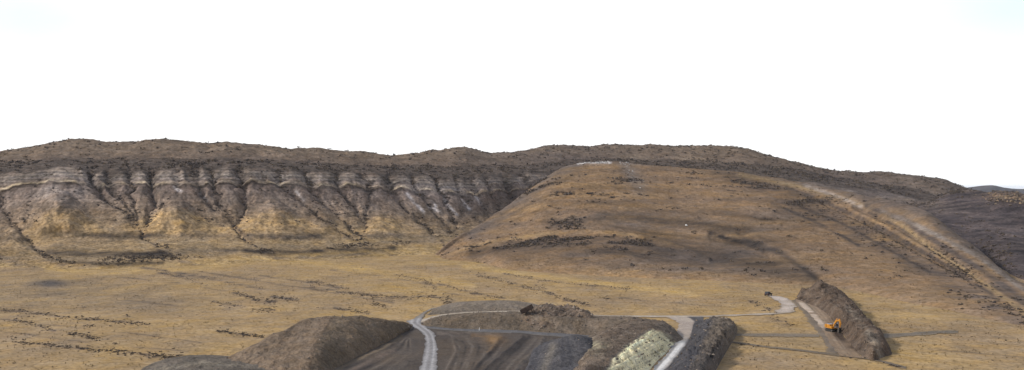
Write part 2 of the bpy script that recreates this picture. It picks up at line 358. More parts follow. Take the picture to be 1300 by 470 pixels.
for pts, w, dep in GUL:
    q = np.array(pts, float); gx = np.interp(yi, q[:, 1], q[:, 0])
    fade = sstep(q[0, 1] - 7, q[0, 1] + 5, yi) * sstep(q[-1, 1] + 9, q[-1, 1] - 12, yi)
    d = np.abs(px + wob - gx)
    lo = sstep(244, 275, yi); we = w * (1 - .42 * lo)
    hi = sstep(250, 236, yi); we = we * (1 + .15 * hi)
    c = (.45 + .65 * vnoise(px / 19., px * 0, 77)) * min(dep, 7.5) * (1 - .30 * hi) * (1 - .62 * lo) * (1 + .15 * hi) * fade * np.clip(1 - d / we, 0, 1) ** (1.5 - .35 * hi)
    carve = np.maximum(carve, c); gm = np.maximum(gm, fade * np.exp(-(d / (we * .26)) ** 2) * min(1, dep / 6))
mid = sstep(1.1, 2.2, V) * sstep(5.4, 4.9, V)
Z -= carve * mid
for a, yt, hw, A in ((75, 238, 58, 22), (221, 246, 50, 20), (346, 250, 62, 22), (484, 264, 42, 13), (-75, 245, 60, 22), (410, 262, 26, 7), (15, 285, 30, 12)):
    t = np.clip((yi - yt) / 55., 0, 1.35); ww = 5 + hw * t
    bul = sstep(0, .35, t) * sstep(1.35, .75, t) * np.clip(1 - (np.abs(px + wob * .9 - a) / (ww * 1.1)) ** 2, 0, 1) ** 1.3 * (1 + .25 * fbm(px, yi, 18, 3, 91))
    Y -= A * bul * sstep(1.2, 2.0, V)
X = (px - CX) / F * Y
# ledges: harder beds stand proud of the face
led = np.exp(-((V - 4.06) / .09) ** 2) * 2.4 + np.exp(-((V - 4.5) / .07) ** 2) * 1.2 + np.exp(-((V - 4.85) / .08) ** 2) * 1.3 + np.exp(-((V - 3.55) / .08) ** 2) * .8
Y -= led * (1 + .6 * fbm(X, Y, 25, 3, 8)) * (px < 690)
Z += 0.9 * fbm(X, Y, 22, 4, 21) * sstep(.3, 2, V) * sstep(8, 6.8, V) + .8 * fbm(X, Y, 7, 3, 22) * sstep(1.4, 2.6, V) * sstep(7.4, 6.9, V) + 2.2 * fbm(X, Y, 60, 3, 23) * sstep(5.3, 6.1, V) * sstep(7.0, 6.7, V)
Z += (.9 * fbm(X, X * 0, 11, 3, 24) + .3) * np.exp(-((V - 7) / .25) ** 2)
px, yi = w2p(X, Y, Z)
nl = fbm(X, Y, 45, 4, 31); nm = fbm(X, Y, 12, 4, 32); nh = fbm(X, Y, 4, 3, 33)
Vp = V + .07 * nl + .03 * nm
Vp = Vp + sstep(4.45, 5.1, V) * sstep(6, 5.2, V) * .55 * (vnoise(px / 13., yi / 60., 78) - .25)
keys = [(0, (.36,.265,.14)), (.8, (.35,.26,.14)), (1.02, (.25,.195,.135)), (1.18, (.15,.13,.11)), (1.32, (.16,.135,.115)), (1.5, (.31,.235,.14)), (1.75, (.24,.19,.13)),
 (1.9, (.19,.16,.125)), (2.1, (.20,.165,.125)), (2.22, (.30,.22,.13)), (2.7, (.26,.195,.13)), (3.0, (.225,.175,.14)), (3.4, (.215,.18,.16)), (3.75, (.19,.155,.138)), (3.9, (.14,.115,.098)),
 (3.96, (.15,.12,.10)), (4.0, (.46,.39,.285)), (4.06, (.44,.37,.27)), (4.11, (.25,.205,.165)), (4.35, (.23,.20,.18)), (4.5, (.275,.24,.20)), (4.62, (.205,.178,.158)), (4.85, (.26,.222,.185)), (5.0, (.215,.18,.15)), (5.12, (.175,.145,.122)), (5.5, (.155,.128,.108)), (5.95, (.16,.13,.108)), (6.2, (.185,.145,.112)), (6.6, (.20,.158,.118)), (6.92, (.18,.143,.11)), (7.05, (.13,.105,.085)), (9, (.17,.14,.11))]
kd = {.8: (.40,.295,.155), 1.02: (.36,.265,.15), 2.22: (.285,.22,.145), 2.7: (.26,.20,.14), 3.0: (.24,.19,.145), 1.5: (.30,.23,.14), 1.75: (.26,.205,.135), 1.18: (.29,.225,.145), 1.32: (.28,.22,.145), 1.9: (.26,.205,.14), 2.1: (.27,.21,.14), 3.4: (.235,.19,.155), 3.75: (.21,.17,.145)}
keys = [(k, kd.get(k, c)) for k, c in keys]
kv = [k[0] for k in keys]; C = np.stack([np.interp(Vp, kv, [k[1][i] for k in keys]) for i in range(3)], -1)
# golden grass cones under the big spurs
for a, vt, hw in ((80, 3.02, 86), (223, 3.14, 78), (350, 3.08, 92), (487, 2.98, 52), (-75, 3.0, 80), (425, 2.75, 34), (10, 2.2, 30)):
    t = (vt - Vp)
    w = np.clip(t, 0, 1.0) * hw + 3
    g = sstep(1.15, .6, np.abs(px + wob * .5 - a) / w) * sstep(-.05, .5, t) * (.35 * sstep(1.2, 1.6, Vp) + .65 * sstep(1.75, 2.45, Vp))
    C = mixc(C, (.385,.28,.158), g * (.8 + .4 * nm))
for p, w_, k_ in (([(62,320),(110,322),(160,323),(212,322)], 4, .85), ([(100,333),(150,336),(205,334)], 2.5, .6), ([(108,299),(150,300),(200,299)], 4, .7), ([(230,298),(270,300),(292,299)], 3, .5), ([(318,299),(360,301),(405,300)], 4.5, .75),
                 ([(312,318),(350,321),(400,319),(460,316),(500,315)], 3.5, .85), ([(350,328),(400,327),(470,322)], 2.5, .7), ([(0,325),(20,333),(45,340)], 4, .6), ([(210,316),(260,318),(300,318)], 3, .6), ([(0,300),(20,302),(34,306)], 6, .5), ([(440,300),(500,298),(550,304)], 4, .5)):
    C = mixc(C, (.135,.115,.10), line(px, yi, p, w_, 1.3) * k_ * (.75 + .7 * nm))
tal = fbm(px * 1.0, yi * .22, 5, 3, 36)
C = C * (1 + .20 * tal * sstep(2.2, 2.8, V) * sstep(5.2, 4.8, V))[..., None]
bd = np.sin(Z * 1.9 + 1.5 * nl + 1.2 * nm)
C = C * (1 + .16 * bd * sstep(3.6, 4.0, V) * sstep(5.2, 4.9, V) + .06 * bd * sstep(1, 2, V) * sstep(3.6, 3, V))[..., None]
C = C * (1 + sstep(3.85, 4.0, V) * sstep(5.3, 5.0, V) * (.62 * vnoise(px / 15., yi / 90., 79) - .36))[..., None]
pl_ = np.exp(-((Vp - 4.03) / .06) ** 2)
C = mixc(C, (.22,.185,.16), pl_ * np.clip(.25 + 1.1 * nm + .5 * nl + np.clip(carve / 5, 0, 1), 0, .9))
far = sstep(540, 680, px)
C = mixc(C, (.19,.155,.13), far * sstep(5, 4, Vp) * .55)
C = mixc(C, (.165,.135,.115), far * sstep(5.0, 5.8, Vp) * (.55 + .5 * nl) * sstep(900, 700, px))
C = mixc(C, (.29,.255,.23), blob(px, yi, 80, 246, 42, 12) * (.5 + .6 * nm))
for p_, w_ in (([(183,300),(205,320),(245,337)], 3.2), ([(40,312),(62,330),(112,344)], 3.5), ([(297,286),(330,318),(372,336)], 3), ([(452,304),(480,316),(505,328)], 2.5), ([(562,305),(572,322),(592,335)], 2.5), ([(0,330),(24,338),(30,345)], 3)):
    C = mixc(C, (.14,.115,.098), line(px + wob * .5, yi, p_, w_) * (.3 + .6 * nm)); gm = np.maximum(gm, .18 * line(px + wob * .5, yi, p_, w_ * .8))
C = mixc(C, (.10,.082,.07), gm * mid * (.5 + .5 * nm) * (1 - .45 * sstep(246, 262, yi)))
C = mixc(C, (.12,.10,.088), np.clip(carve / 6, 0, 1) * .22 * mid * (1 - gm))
for p in ([(517,246),(526,257),(539,270)], [(545,250),(553,262)], [(563,252),(570,262),(580,272)], [(586,255),(596,266)], [(376,243),(385,253)], [(545,262),(560,270)], [(604,250),(612,262)], [(254,246),(262,254)], [(221,238),(231,244)]):
    C = mixc(C, (.46,.43,.41), line(px, yi, p, 2.0) * (.6 + .7 * nh))
C = mixc(C, (.32,.29,.27), line(px, yi, [(505,236),(540,240),(600,246)], 7) * (.28 + .4 * nm) * (V > 3.2) * (V < 4.4))
C = mixc(C, (.13,.11,.10), sstep(960, 1080, px) * (.6 + .35 * nm)); C = mixc(C, (.19,.155,.125), sstep(960, 1080, px) * np.clip(nl, 0, 1) * .8)
C = mixc(C, (.30,.24,.175), line(px, yi, [(770,198),(850,200),(930,204),(990,214)], 4) * (.3 + .5 * nl))
C *= (1 + .10 * nh + .10 * nm)[..., None]
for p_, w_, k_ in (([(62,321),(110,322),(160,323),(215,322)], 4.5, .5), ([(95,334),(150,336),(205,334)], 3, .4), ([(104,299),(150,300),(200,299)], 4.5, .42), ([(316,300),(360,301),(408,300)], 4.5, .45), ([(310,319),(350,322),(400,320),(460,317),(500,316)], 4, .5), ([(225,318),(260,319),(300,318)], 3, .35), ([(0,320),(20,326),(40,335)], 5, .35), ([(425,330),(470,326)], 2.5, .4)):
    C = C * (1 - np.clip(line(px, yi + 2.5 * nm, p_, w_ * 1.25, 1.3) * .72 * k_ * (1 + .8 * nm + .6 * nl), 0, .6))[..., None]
C = punch(C, .20, .45) * np.array((.93,.89,.88)) * np.where((V > 5) & (V < 6.05), .8, 1)[..., None]
EG_ = ((X, Y, Z), C, ((px < 700) * (px > -12) * (V > .35) * (V < 2.9) * np.clip((C[..., 0] - .11) / .1, .02, 1)).astype(float))
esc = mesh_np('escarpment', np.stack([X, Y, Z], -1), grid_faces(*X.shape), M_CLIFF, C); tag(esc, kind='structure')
inview = (px > -12) * (px < 1310) * (yi < 360)
scatter(X, Y, Z, (gm * sstep(.6, 1.2, V) * sstep(5.4, 5, V) + 1e-9) * inview, 1500, .9, 2.1, 'cliff')
scatter(X, Y, Z, (sstep(5.0, 5.2, V) * sstep(6.15, 5.9, V) * sstep(.05, .6, .4 + nm) + .12 * sstep(6.1, 6.4, V) * sstep(7.0, 6.9, V)) * inview + 1e-9, 3600, 1.0, 2.7, 'cliff')
scatter(X, Y, Z, sstep(640, 800, px) * sstep(5.3, 5.6, V) * sstep(7.05, 7, V) * sstep(0, .7, nm + .3) * inview + 1e-9, 1500, 1.0, 2.6, 'cliff')
scatter(X, Y, Z, sstep(2.3, 2.6, V) * sstep(4.0, 3.4, V) * sstep(0.1, .7, nm + nl * .5) * inview + 1e-9, 1000, .8, 1.8, 'cliff')
scatter(X, Y, Z, np.exp(-((Vp - 1.2) / .13) ** 2) * sstep(-.1, .5, nl) * inview * (px < 520) + 1e-9, 420, .7, 1.3, 'cliff')
scatter(X, Y, Z, np.exp(-((V - 7) / .05) ** 2) * inview + 1e-9, 420, .8, 1.8, 'cliff')

# ---- the big rounded hill in the middle and right
cols = np.concatenate([np.linspace(546, 1310, 720), np.linspace(1312, 1600, 60)])
A0 = foot([(545,715),(600,690),(650,640),(750,610),(850,585),(950,560),(1050,530),(1150,455),(1300,380),(1600,290)], cols)
A1 = [(545,336,752),(600,325,760),(650,340,660),(750,345,625),(850,352,590),(950,355,575),(1050,357,560),(1150,378,480),(1300,407,398),(1600,475,285)]
A2 = [(545,334,775),(600,308,810),(650,305,790),(700,297,790),(750,295,780),(850,307,750),(950,315,715),(1050,312,715),(1150,332,640),(1300,376,485),(1600,430,350)]
A3 = [(545,333,790),(600,296,850),(650,275,880),(700,255,900),(750,248,910),(850,257,900),(950,265,870),(1050,275,840),(1150,299,730),(1300,366,515),(1600,415,375)]
A4 = [(545,331,800),(570,307,830),(600,290,870),(640,264,960),(675,238,1020),(700,220,1060),(720,211,1085),(735,207,1100),(780,205.5,1110),(800,208,1120),(850,212,1130),(900,215,1120),(940,219,1100),(1000,229,1050),(1060,240,970),(1100,249,900),(1170,266,800),(1205,290,735),(1240,316,670),(1300,360,540),(1400,385,460),(1600,400,415)]
a4 = np.array(A4, float); cY = pchip(a4[:, 0], a4[:, 2], cols); cZ = H - (pchip(a4[:, 0], a4[:, 1], cols) - Y0) * cY / F
A5 = lambda: (cY + 90, cZ - 15)
A6 = lambda: (cY + 260, np.full(len(cols), -5.0))
X, Y, Z, V = loft_cols([A0, A1, A2, A3, A4, A5, A6], cols, [16, 70, 80, 70, 8, 8])
amp = sstep(.6, 1.6, V) * sstep(545, 600, px_ := CX + F * X / Y)
Z += amp * (.9 * fbm(X, Y, 40, 4, 51) + .35 * fbm(X, Y, 9, 3, 52))
px, yi = w2p(X, Y, Z)
for pts, w, dep in (([(905,300),(940,309),(975,322)], 5, 1.6), ([(940,296),(1000,322),(1040,352)], 4, 1.2), ([(1045,256),(1110,284),(1170,318),(1225,350)], 3, 1.8), ([(1085,262),(1140,288),(1200,325),(1250,358)], 3, 1.6), ([(1000,238),(1050,258),(1110,288),(1160,315),(1205,340)], 3, 1.4), ([(1022,235),(1093,262)], 4, .5), ([(700,222),(680,240),(640,270)], 5, 1.5)):
    Z -= dep * line(px, yi, pts, w)
Z -= 3.0 * blob(px, yi, 905, 325, 60, 16)
Z += 1.8 * line(px, yi, [(620,307),(660,302),(700,296),(750,294),(800,298),(850,309),(900,325)], 2.5)
px, yi = w2p(X, Y, Z)
nl = fbm(X, Y, 60, 4, 61); nm = fbm(X * .6, Y, 14, 4, 62); nh = fbm(X, Y, 4, 3, 63)
C = np.ones(X.shape + (3,)) * np.array((.30,.212,.13))
C = mixc(C, (.33,.235,.135), .35 + .6 * nl)
C = mixc(C, (.225,.175,.13), np.clip(.15 + .55 * nm, 0, 1) * .7)
band = np.clip(np.sin((Z + 2.0 * nl) * .62) * .7 + .4 * nm + .3, 0, 1)
C = mixc(C, (.215,.165,.125), band * .5 * sstep(1.4, 2.1, V))
C = mixc(C, (.22,.175,.135), np.clip(blob(px, yi, 860, 340, 130, 9) * .8, 0, 1) * (.5 + .6 * nm))
C = mixc(C, (.40,.295,.16), sstep(.9, .4, V) * sstep(1120, 800, px) * .7)
C = mixc(C, (.27,.205,.14), sstep(1.6, .7, V) * sstep(900, 1100, px) * .6)
C = mixc(C, (.42,.305,.165), line(px, yi, [(570,322),(620,307),(660,302),(700,296),(750,294),(800,298),(850,309),(900,325)], 2.2) * .75 * (.7 + .6 * nl))
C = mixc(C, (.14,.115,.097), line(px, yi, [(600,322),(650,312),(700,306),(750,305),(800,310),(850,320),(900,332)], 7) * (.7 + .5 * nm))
C = mixc(C, (.165,.138,.118), np.clip(1.25 * blob(px, yi, 900, 324, 85, 17), 0, 1) * (.85 + .3 * nm))
C = mixc(C, (.185,.15,.122), blob(px, yi, 740, 322, 120, 14) * (.55 + .5 * nm))
C = mixc(C, (.20,.16,.128), blob(px, yi, 950, 270, 120, 14) * (.4 + .6 * nl))
C = mixc(C, (.20,.162,.13), blob(px, yi, 800, 284, 120, 10) * (.7 + .5 * nm))
C = mixc(C, (.20,.162,.13), blob(px, yi, 1000, 345, 70, 10) * (.5 + .4 * nm))
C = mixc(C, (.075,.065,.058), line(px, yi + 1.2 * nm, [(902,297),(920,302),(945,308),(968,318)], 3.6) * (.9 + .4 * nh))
C = mixc(C, (.125,.106,.092), line(px, yi, [(945,306),(985,318),(1015,335),(1035,352)], 4.5) * (.7 + .4 * nm))
C = mixc(C, (.19,.155,.125), line(px, yi, [(700,285),(790,270),(880,280),(960,290),(1010,305)], 5) * (.3 + .5 * nm))
# crest: grey scree, white cap, pale gravelled strips running down to the right
C = mixc(C, (.225,.195,.17), sstep(3.72, 3.95, V) * sstep(920, 800, px) * (.55 + .5 * nm))
C = mixc(C, (.24,.215,.19), line(px, yi, [(795,209),(802,222),(812,236)], 9) * (.55 + .4 * nh))
C = mixc(C, (.165,.14,.12), line(px, yi, [(730,209),(702,224),(676,244),(645,268),(600,296)], 9) * (.75 + .5 * nm))
for vv, cc, kk in ((1.55, .75, .9), (1.8, 1.2, .8), (2.2, .72, .9), (2.38, 1.18, .8), (2.55, .75, .8), (2.78, .72, .9), (2.95, 1.15, .7), (3.2, .78, .8), (3.5, .8, .7)):
    C = C * (1 + (cc - 1) * kk * np.exp(-((V - vv + .05 * nl + .012 * nm) / .045) ** 2) * sstep(600, 680, px) * sstep(1130, 980, px) * np.clip(.7 + nl, 0, 1.3))[..., None]
C = mixc(C, (.60,.58,.56), line(px, yi, [(733,207.3),(745,206.2),(762,206),(775,206.6)], 1.5) * (.85 + .6 * nh))
C = mixc(C, (.165,.138,.116), sstep(3.3, 3.9, V) * sstep(860, 980, px) * (.7 + .5 * nm))
C = mixc(C, (.175,.142,.118), line(px, yi, [(960,240),(1040,268),(1100,298),(1160,330),(1215,362),(1290,404)], 12) * (.55 + .6 * nm))
for p_, w_ in (([(1000,238),(1050,258),(1110,288),(1160,315),(1205,340),(1260,374)], 2.2), ([(1045,256),(1110,284),(1170,318),(1225,350)], 2.4), ([(1085,262),(1140,288),(1200,325),(1250,358),(1300,386)], 2.6), ([(1015,262),(1070,284),(1130,318),(1180,346)], 1.8), ([(980,258),(1040,284),(1090,312)], 2)):
    C = mixc(C, (.135,.112,.095), line(px, yi + 1.2 * nm, p_, w_) * (.8 + .4 * nm + .2 * nl))
C = mixc(C, (.31,.235,.14), line(px, yi, [(940,222),(1010,236),(1070,251),(1120,270),(1150,289),(1185,318),(1235,350),(1300,396)], 3.0) * (.9 + .4 * nm))
C = mixc(C, (.175,.145,.122), sstep(3.45, 3.75, V) * sstep(1040, 1110, px) * (.75 + .4 * nm))
C = mixc(C, (.15,.125,.108), line(px, yi, [(1100,262),(1150,280),(1180,302),(1250,345),(1300,382)], 4.5) * (.9 + .4 * nm))
C = mixc(C, (.32,.28,.24), line(px, yi, [(1022,235),(1045,243),(1070,252),(1093,262)], 2.6) * (.8 + .6 * nh))
C = mixc(C, (.225,.195,.165), line(px, yi, [(1120,268),(1162,285),(1200,304),(1242,325),(1300,368)], 2.9) * (.9 + .3 * nm))
C = mixc(C, (.27,.245,.215), line(px, yi, [(1165,287),(1195,301)], 3) * (.6 + .6 * nh) + line(px, yi, [(1210,312),(1235,322),(1262,342),(1290,362)], 2.2) * (.4 + .6 * nh))
C *= (1 + .10 * nh + .08 * nm)[..., None]
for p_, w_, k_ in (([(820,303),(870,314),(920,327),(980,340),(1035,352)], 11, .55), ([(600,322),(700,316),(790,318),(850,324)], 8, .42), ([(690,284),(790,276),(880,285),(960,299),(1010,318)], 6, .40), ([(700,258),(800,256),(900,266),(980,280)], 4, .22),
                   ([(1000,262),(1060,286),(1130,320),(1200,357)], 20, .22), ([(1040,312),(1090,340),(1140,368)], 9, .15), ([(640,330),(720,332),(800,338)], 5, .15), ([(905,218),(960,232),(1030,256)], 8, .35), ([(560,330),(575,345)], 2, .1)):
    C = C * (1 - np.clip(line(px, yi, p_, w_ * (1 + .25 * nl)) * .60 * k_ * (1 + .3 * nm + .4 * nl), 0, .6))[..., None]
C = punch(C, .205, .6) * np.array((.835,.79,.785))
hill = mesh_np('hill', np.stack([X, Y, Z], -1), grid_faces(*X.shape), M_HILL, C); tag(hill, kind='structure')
inview = (px < 1312) * (V < 4.05)
belt = line(px, yi, [(1030,255),(1100,290),(1160,318),(1210,348),(1240,370),(1300,405)], 11) * sstep(1000, 1180, px)
scatter(X, Y, Z, belt * inview * sstep(-.3, .5, nm) + 1e-9, 420, .5, 1.1, 'belt_row')
scatter(X, Y, Z, (line(px, yi, [(1225,368),(1255,380),(1292,400)], 5) + line(px, yi, [(1150,310),(1240,366)], 4)) * inview + 1e-9, 120, .45, .9, 'belt_low')
scatter(X, Y, Z, line(px, yi, [(1000,238),(1090,275),(1200,340),(1290,392)], 17) * inview * sstep(-.2, .4, nl) + 1e-9, 480, .6, 1.35, 'belt_high')
scatter(X, Y, Z, line(px, yi, [(600,318),(650,309),(700,305),(760,306),(820,314)], 6) * inview * sstep(0, .7, nm + .2) + 1e-9, 620, .9, 2.0, 'hillside')
scatter(X, Y, Z, (blob(px, yi, 715, 285, 34, 5) + blob(px, yi, 740, 245, 45, 9) * .7 + blob(px, yi, 690, 236, 25, 14) * .8 + blob(px, yi, 775, 230, 40, 4) * .6) * inview * sstep(-.1, .5, nm) + 1e-9, 320, 1.1, 2.5, 'hillside')
scatter(X, Y, Z, (line(px, yi, [(880,222),(960,240),(1040,262)], 8) * .8 + .03) * inview * sstep(0, .6, nm) + 1e-9, 520, .9, 2.1, 'hillside')
scatter(X, Y, Z, blob(px, yi, 1130, 352, 14, 4) * inview + 1e-9, 16, .5, .9, 'belt_knot')
HG_ = ((X, Y, Z), C, ((px < 1312) * (V < 4.02) * (V > .5) * np.clip((C[..., 0] - .12) / .1, .02, 1)).astype(float))
HILLGRID = (X, Y, Z, px, yi)

# ---- dark hill at the right edge
cols = np.linspace(1130, 1600, 260)
R0 = foot([(1130,1050),(1171,950),(1240,780),(1300,650),(1600,500)], cols)
R1 = [(1130,290,1070),(1171,285,980),(1240,322,800),(1300,356,590),(1600,415,470)]
R2 = [(1130,268,1130),(1200,264,1080),(1250,277,980),(1300,292,900),(1600,320,760)]
R3 = [(1130,268,1160),(1170,259,1180),(1190,252,1200),(1208,244,1220),(1224,240.5,1240),(1240,242,1210),(1256,244,1170),(1266,242.5,1120),(1285,243,1100),(1300,246,1080),(1400,240,1000),(1600,228,900)]
r3 = np.array(R3, float); cY = pchip(r3[:, 0], r3[:, 2], cols); cZ = H - (pchip(r3[:, 0], r3[:, 1], cols) - Y0) * cY / F
X, Y, Z, V = loft_cols([R0, R1, R2, R3, lambda: (cY + 150, cZ - 15), lambda: (cY + 420, np.full(len(cols), -5.0))], cols, [12, 70, 60, 8, 8])
Z += sstep(.5, 1.2, V) * (1.0 * fbm(X, Y, 40, 4, 71) + .6 * fbm(X, Y, 10, 3, 72) + .35 * fbm(X * .3, Y, 6, 2, 75))
px, yi = w2p(X, Y, Z)
nm = fbm(X, Y, 14, 4, 73); nl = fbm(X, Y, 50, 3, 74)
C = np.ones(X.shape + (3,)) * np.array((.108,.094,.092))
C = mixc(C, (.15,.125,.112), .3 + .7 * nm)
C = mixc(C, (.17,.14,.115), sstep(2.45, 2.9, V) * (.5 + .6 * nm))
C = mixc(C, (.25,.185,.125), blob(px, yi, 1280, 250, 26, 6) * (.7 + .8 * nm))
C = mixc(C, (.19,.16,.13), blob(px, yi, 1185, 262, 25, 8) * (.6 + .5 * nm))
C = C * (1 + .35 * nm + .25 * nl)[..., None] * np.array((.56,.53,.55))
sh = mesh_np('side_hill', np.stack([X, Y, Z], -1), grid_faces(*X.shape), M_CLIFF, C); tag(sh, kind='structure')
iv = (px > 1150) * (px < 1312) * (V < 3.02) * (V > 1)
scatter(X, Y, Z, (.25 + sstep(2.4, 2.9, V) + blob(px, yi, 1275, 262, 30, 8)) * sstep(-.3, .5, nm) * iv + 1e-9, 700, .8, 2.0, 'side')
SIDEGRID = (X, Y, Z, px, yi)

# ---- blue hills far off
cols = np.linspace(-500, 1900, 500)
Fk = np.array([(-500,238),(300,237),(900,238),(1150,240),(1200,241.5),(1229,239.3),(1245,236.8),(1259,236),(1276,239.2),(1290,240.5),(1300,240.8),(1340,238.5),(1400,237),(1600,235),(1900,236)], float)
fy = pchip(Fk[:, 0], Fk[:, 1], cols); cY = np.full(len(cols), 5200.0); cZ = H - (fy - Y0) * cY / F
X, Y, Z, V = loft_cols([lambda: (cY * .8, np.full(len(cols), -4.0)), lambda: (cY * .9, cZ * .45), lambda: (cY, cZ), lambda: (cY * 1.3, np.full(len(cols), -4.0))], cols, [12, 14, 8])
Z += 6 * fbm(X, Y, 400, 4, 81) * sstep(.2, 1, V)
nl = fbm(X, Y, 300, 4, 82)
C = mixc(np.ones(X.shape + (3,)) * np.array((.085,.08,.085)), (.11,.10,.10), .5 + .6 * nl)
fh = mesh_np('far_hills', np.stack([X, Y, Z], -1), grid_faces(*X.shape), M_FAR, C); tag(fh, kind='structure')

# ------------------------------------------------------------------ the earthworks
def arc_interp(P, n, smooth=True):
    P = np.array(P, float); d = np.r_[0, np.cumsum(np.linalg.norm(np.diff(P, axis=0), axis=1))]; d /= d[-1]
    u = np.arange(len(P)) / (len(P) - 1.0); t = np.linspace(0, 1, n)
    return np.stack([pchip(u, P[:, k], t) for k in range(P.shape[1])], 1)

def heap(name, rows, nu, sub, colf, mat=M_SPOIL, rough=.25, seed=0, kind=None, label=None, cat=None, group=None, disp=None):
    """rows: lists of (px, y, height), all of one count; rows run across the heap from one foot over the crest to the other"""
    R = [arc_interp([PT(*p) for p in r], nu) for r in rows]
    K = np.array(R)                                     # rows, nu, 3
    X, v = pchip_rows(K[:, :, 0], sub); Yq, _ = pchip_rows(K[:, :, 1], sub); Zq, _ = pchip_rows(K[:, :, 2], sub)
    V = np.repeat(v[:, None], nu, 1); U = np.repeat(np.linspace(0, 1, nu)[None], len(v), 0)
    e = sstep(0, .6, V) * sstep(len(rows) - 1, len(rows) - 1.6, V)
    Zq = Zq + e * (rough * 1.7 * fbm(X, Yq, 7, 4, 100 + seed) + rough * .6 * fbm(X, Yq, 1.6, 2, 130 + seed))
    if disp: Zq = Zq + disp(*w2p(X, Yq, Zq), U, V)
    ce = sstep(0, .05, U) * sstep(1, .95, U); Zq = Zq * ce - .4 * (1 - ce)
    px, yi = w2p(X, Yq, Zq)
    nm = fbm(X, Yq, 5, 4, 160 + seed); ns = fbm(U * 160, V * 1.2, 4, 3, 170 + seed)
    C = colf(px, yi, U, V, nm, ns)
    C = C * (.86 * (1 + .18 * nm + .04 * ns))[..., None]
    o = mesh_np(name, np.stack([X, Yq, Zq], -1), grid_faces(*X.shape), mat, C)
    tag(o, label, cat, group, kind)
    return o, (X, Yq, Zq, V, U)

BR = (.155,.118,.088); BR2 = (.19,.15,.115); GB = (.135,.115,.095); SH = (.075,.072,.078)
def one(c, alt=None, m=.5):
    def f(px, yi, U, V, nm, ns):
        C = np.ones(px.shape + (3,)) * np.array(c)
        return mixc(C, alt if alt is not None else c, m + .5 * nm + .5 * ns)
    return f
HG = 'spoil heaps of the earthworks'
stone_src = []
def reg(o, G, n, smin, smax): stone_src.append((o, G, n, smin, smax))

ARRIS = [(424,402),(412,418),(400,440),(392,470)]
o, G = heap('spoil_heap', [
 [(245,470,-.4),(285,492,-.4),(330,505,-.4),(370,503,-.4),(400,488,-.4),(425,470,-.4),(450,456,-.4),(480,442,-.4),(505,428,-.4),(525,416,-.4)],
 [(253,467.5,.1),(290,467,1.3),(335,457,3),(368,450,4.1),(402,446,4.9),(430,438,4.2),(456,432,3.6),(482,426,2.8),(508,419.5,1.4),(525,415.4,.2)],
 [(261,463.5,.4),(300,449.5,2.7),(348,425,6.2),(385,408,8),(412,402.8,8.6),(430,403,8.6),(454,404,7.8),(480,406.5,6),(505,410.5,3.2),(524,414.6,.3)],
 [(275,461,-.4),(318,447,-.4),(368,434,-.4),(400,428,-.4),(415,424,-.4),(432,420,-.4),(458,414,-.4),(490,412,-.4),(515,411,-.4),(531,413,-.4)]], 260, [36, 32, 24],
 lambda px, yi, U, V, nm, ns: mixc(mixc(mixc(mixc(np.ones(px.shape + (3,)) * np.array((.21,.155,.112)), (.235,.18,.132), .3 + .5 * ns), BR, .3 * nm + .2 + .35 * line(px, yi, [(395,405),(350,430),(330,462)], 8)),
   (.145,.113,.083), sstep(-5, 6, px - np.interp(yi, [402,418,440,470], [424,412,400,392]) + 4 * nm) * (.75 + .2 * ns)), (.115,.085,.062), sstep(470, 520, px) * .4 + .6 * line(px, yi, ARRIS, 1.6)),  # right of the arris: shade of the off-sun face painted into the colour
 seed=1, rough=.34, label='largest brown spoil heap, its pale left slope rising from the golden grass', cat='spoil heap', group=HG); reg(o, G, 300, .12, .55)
o, G = heap('spoil_heap', [
 [(150,520,-.4),(200,530,-.4),(250,540,-.4),(310,540,-.4),(370,535,-.4),(430,525,-.4)],
 [(160,490,1),(200,482,2),(245,480,2.5),(300,482,2.4),(355,485,1.8),(415,490,.8)],
 [(172,473,.6),(200,461,2.6),(235,456.5,3.6),(275,459.5,3.2),(330,465,2.2),(400,473,.6)],
 [(190,463,-.4),(225,455,-.4),(260,450,-.4),(300,452,-.4),(350,460,-.4),(415,468,-.4)]], 130, [20, 30, 16],
 lambda px, yi, U, V, nm, ns: mixc(np.ones(px.shape + (3,)) * np.array((.155,.132,.11)), (.24,.205,.16), .3 * ns + .3 * nm + .8 * line(px, yi, [(200,470),(240,461),(300,463)], 3) - .1),
 seed=3, rough=.2, label='low grey-brown spoil heap in the bottom left foreground', cat='spoil heap', group=HG); reg(o, G, 120, .1, .25)
# middle bank under the pale road
o, G = heap('spoil_bank', [
 [(528,413,-.3),(560,418.5,-.3),(600,420.5,-.3),(650,422,-.3),(700,424,-.3),(745,427,-.3),(790,430,-.3),(820,425,-.3)],
 [(530,411,.2),(560,411.5,1),(600,410.5,1.9),(650,410,2.2),(700,412.5,2.2),(745,415,2),(785,417,2.4),(815,413,3)],
 [(533,408.5,.4),(558,403,2.6),(600,398.8,4.6),(650,397.2,5),(700,402,5),(745,405,4.2),(785,405,5),(812,404,5.6)],
 [(540,406,-.3),(565,400,-.3),(605,396.8,-.3),(650,395.8,-.3),(700,397.5,-.3),(745,400,-.3),(785,401.6,-.3),(815,402.2,-.3)]], 220, [20, 16, 14],
 lambda px, yi, U, V, nm, ns: mixc(mixc(np.ones(px.shape + (3,)) * np.array((.165,.128,.095)), (.135,.112,.09), .4 + .5 * ns), (.21,.165,.13), .35 * nm + .25 * sstep(640, 720, px)),
 seed=4, rough=.22, label='long low brown bank between the pale haul road and the dark gravel yard', cat='earth bank', group=None); reg(o, G, 260, .12, .6)
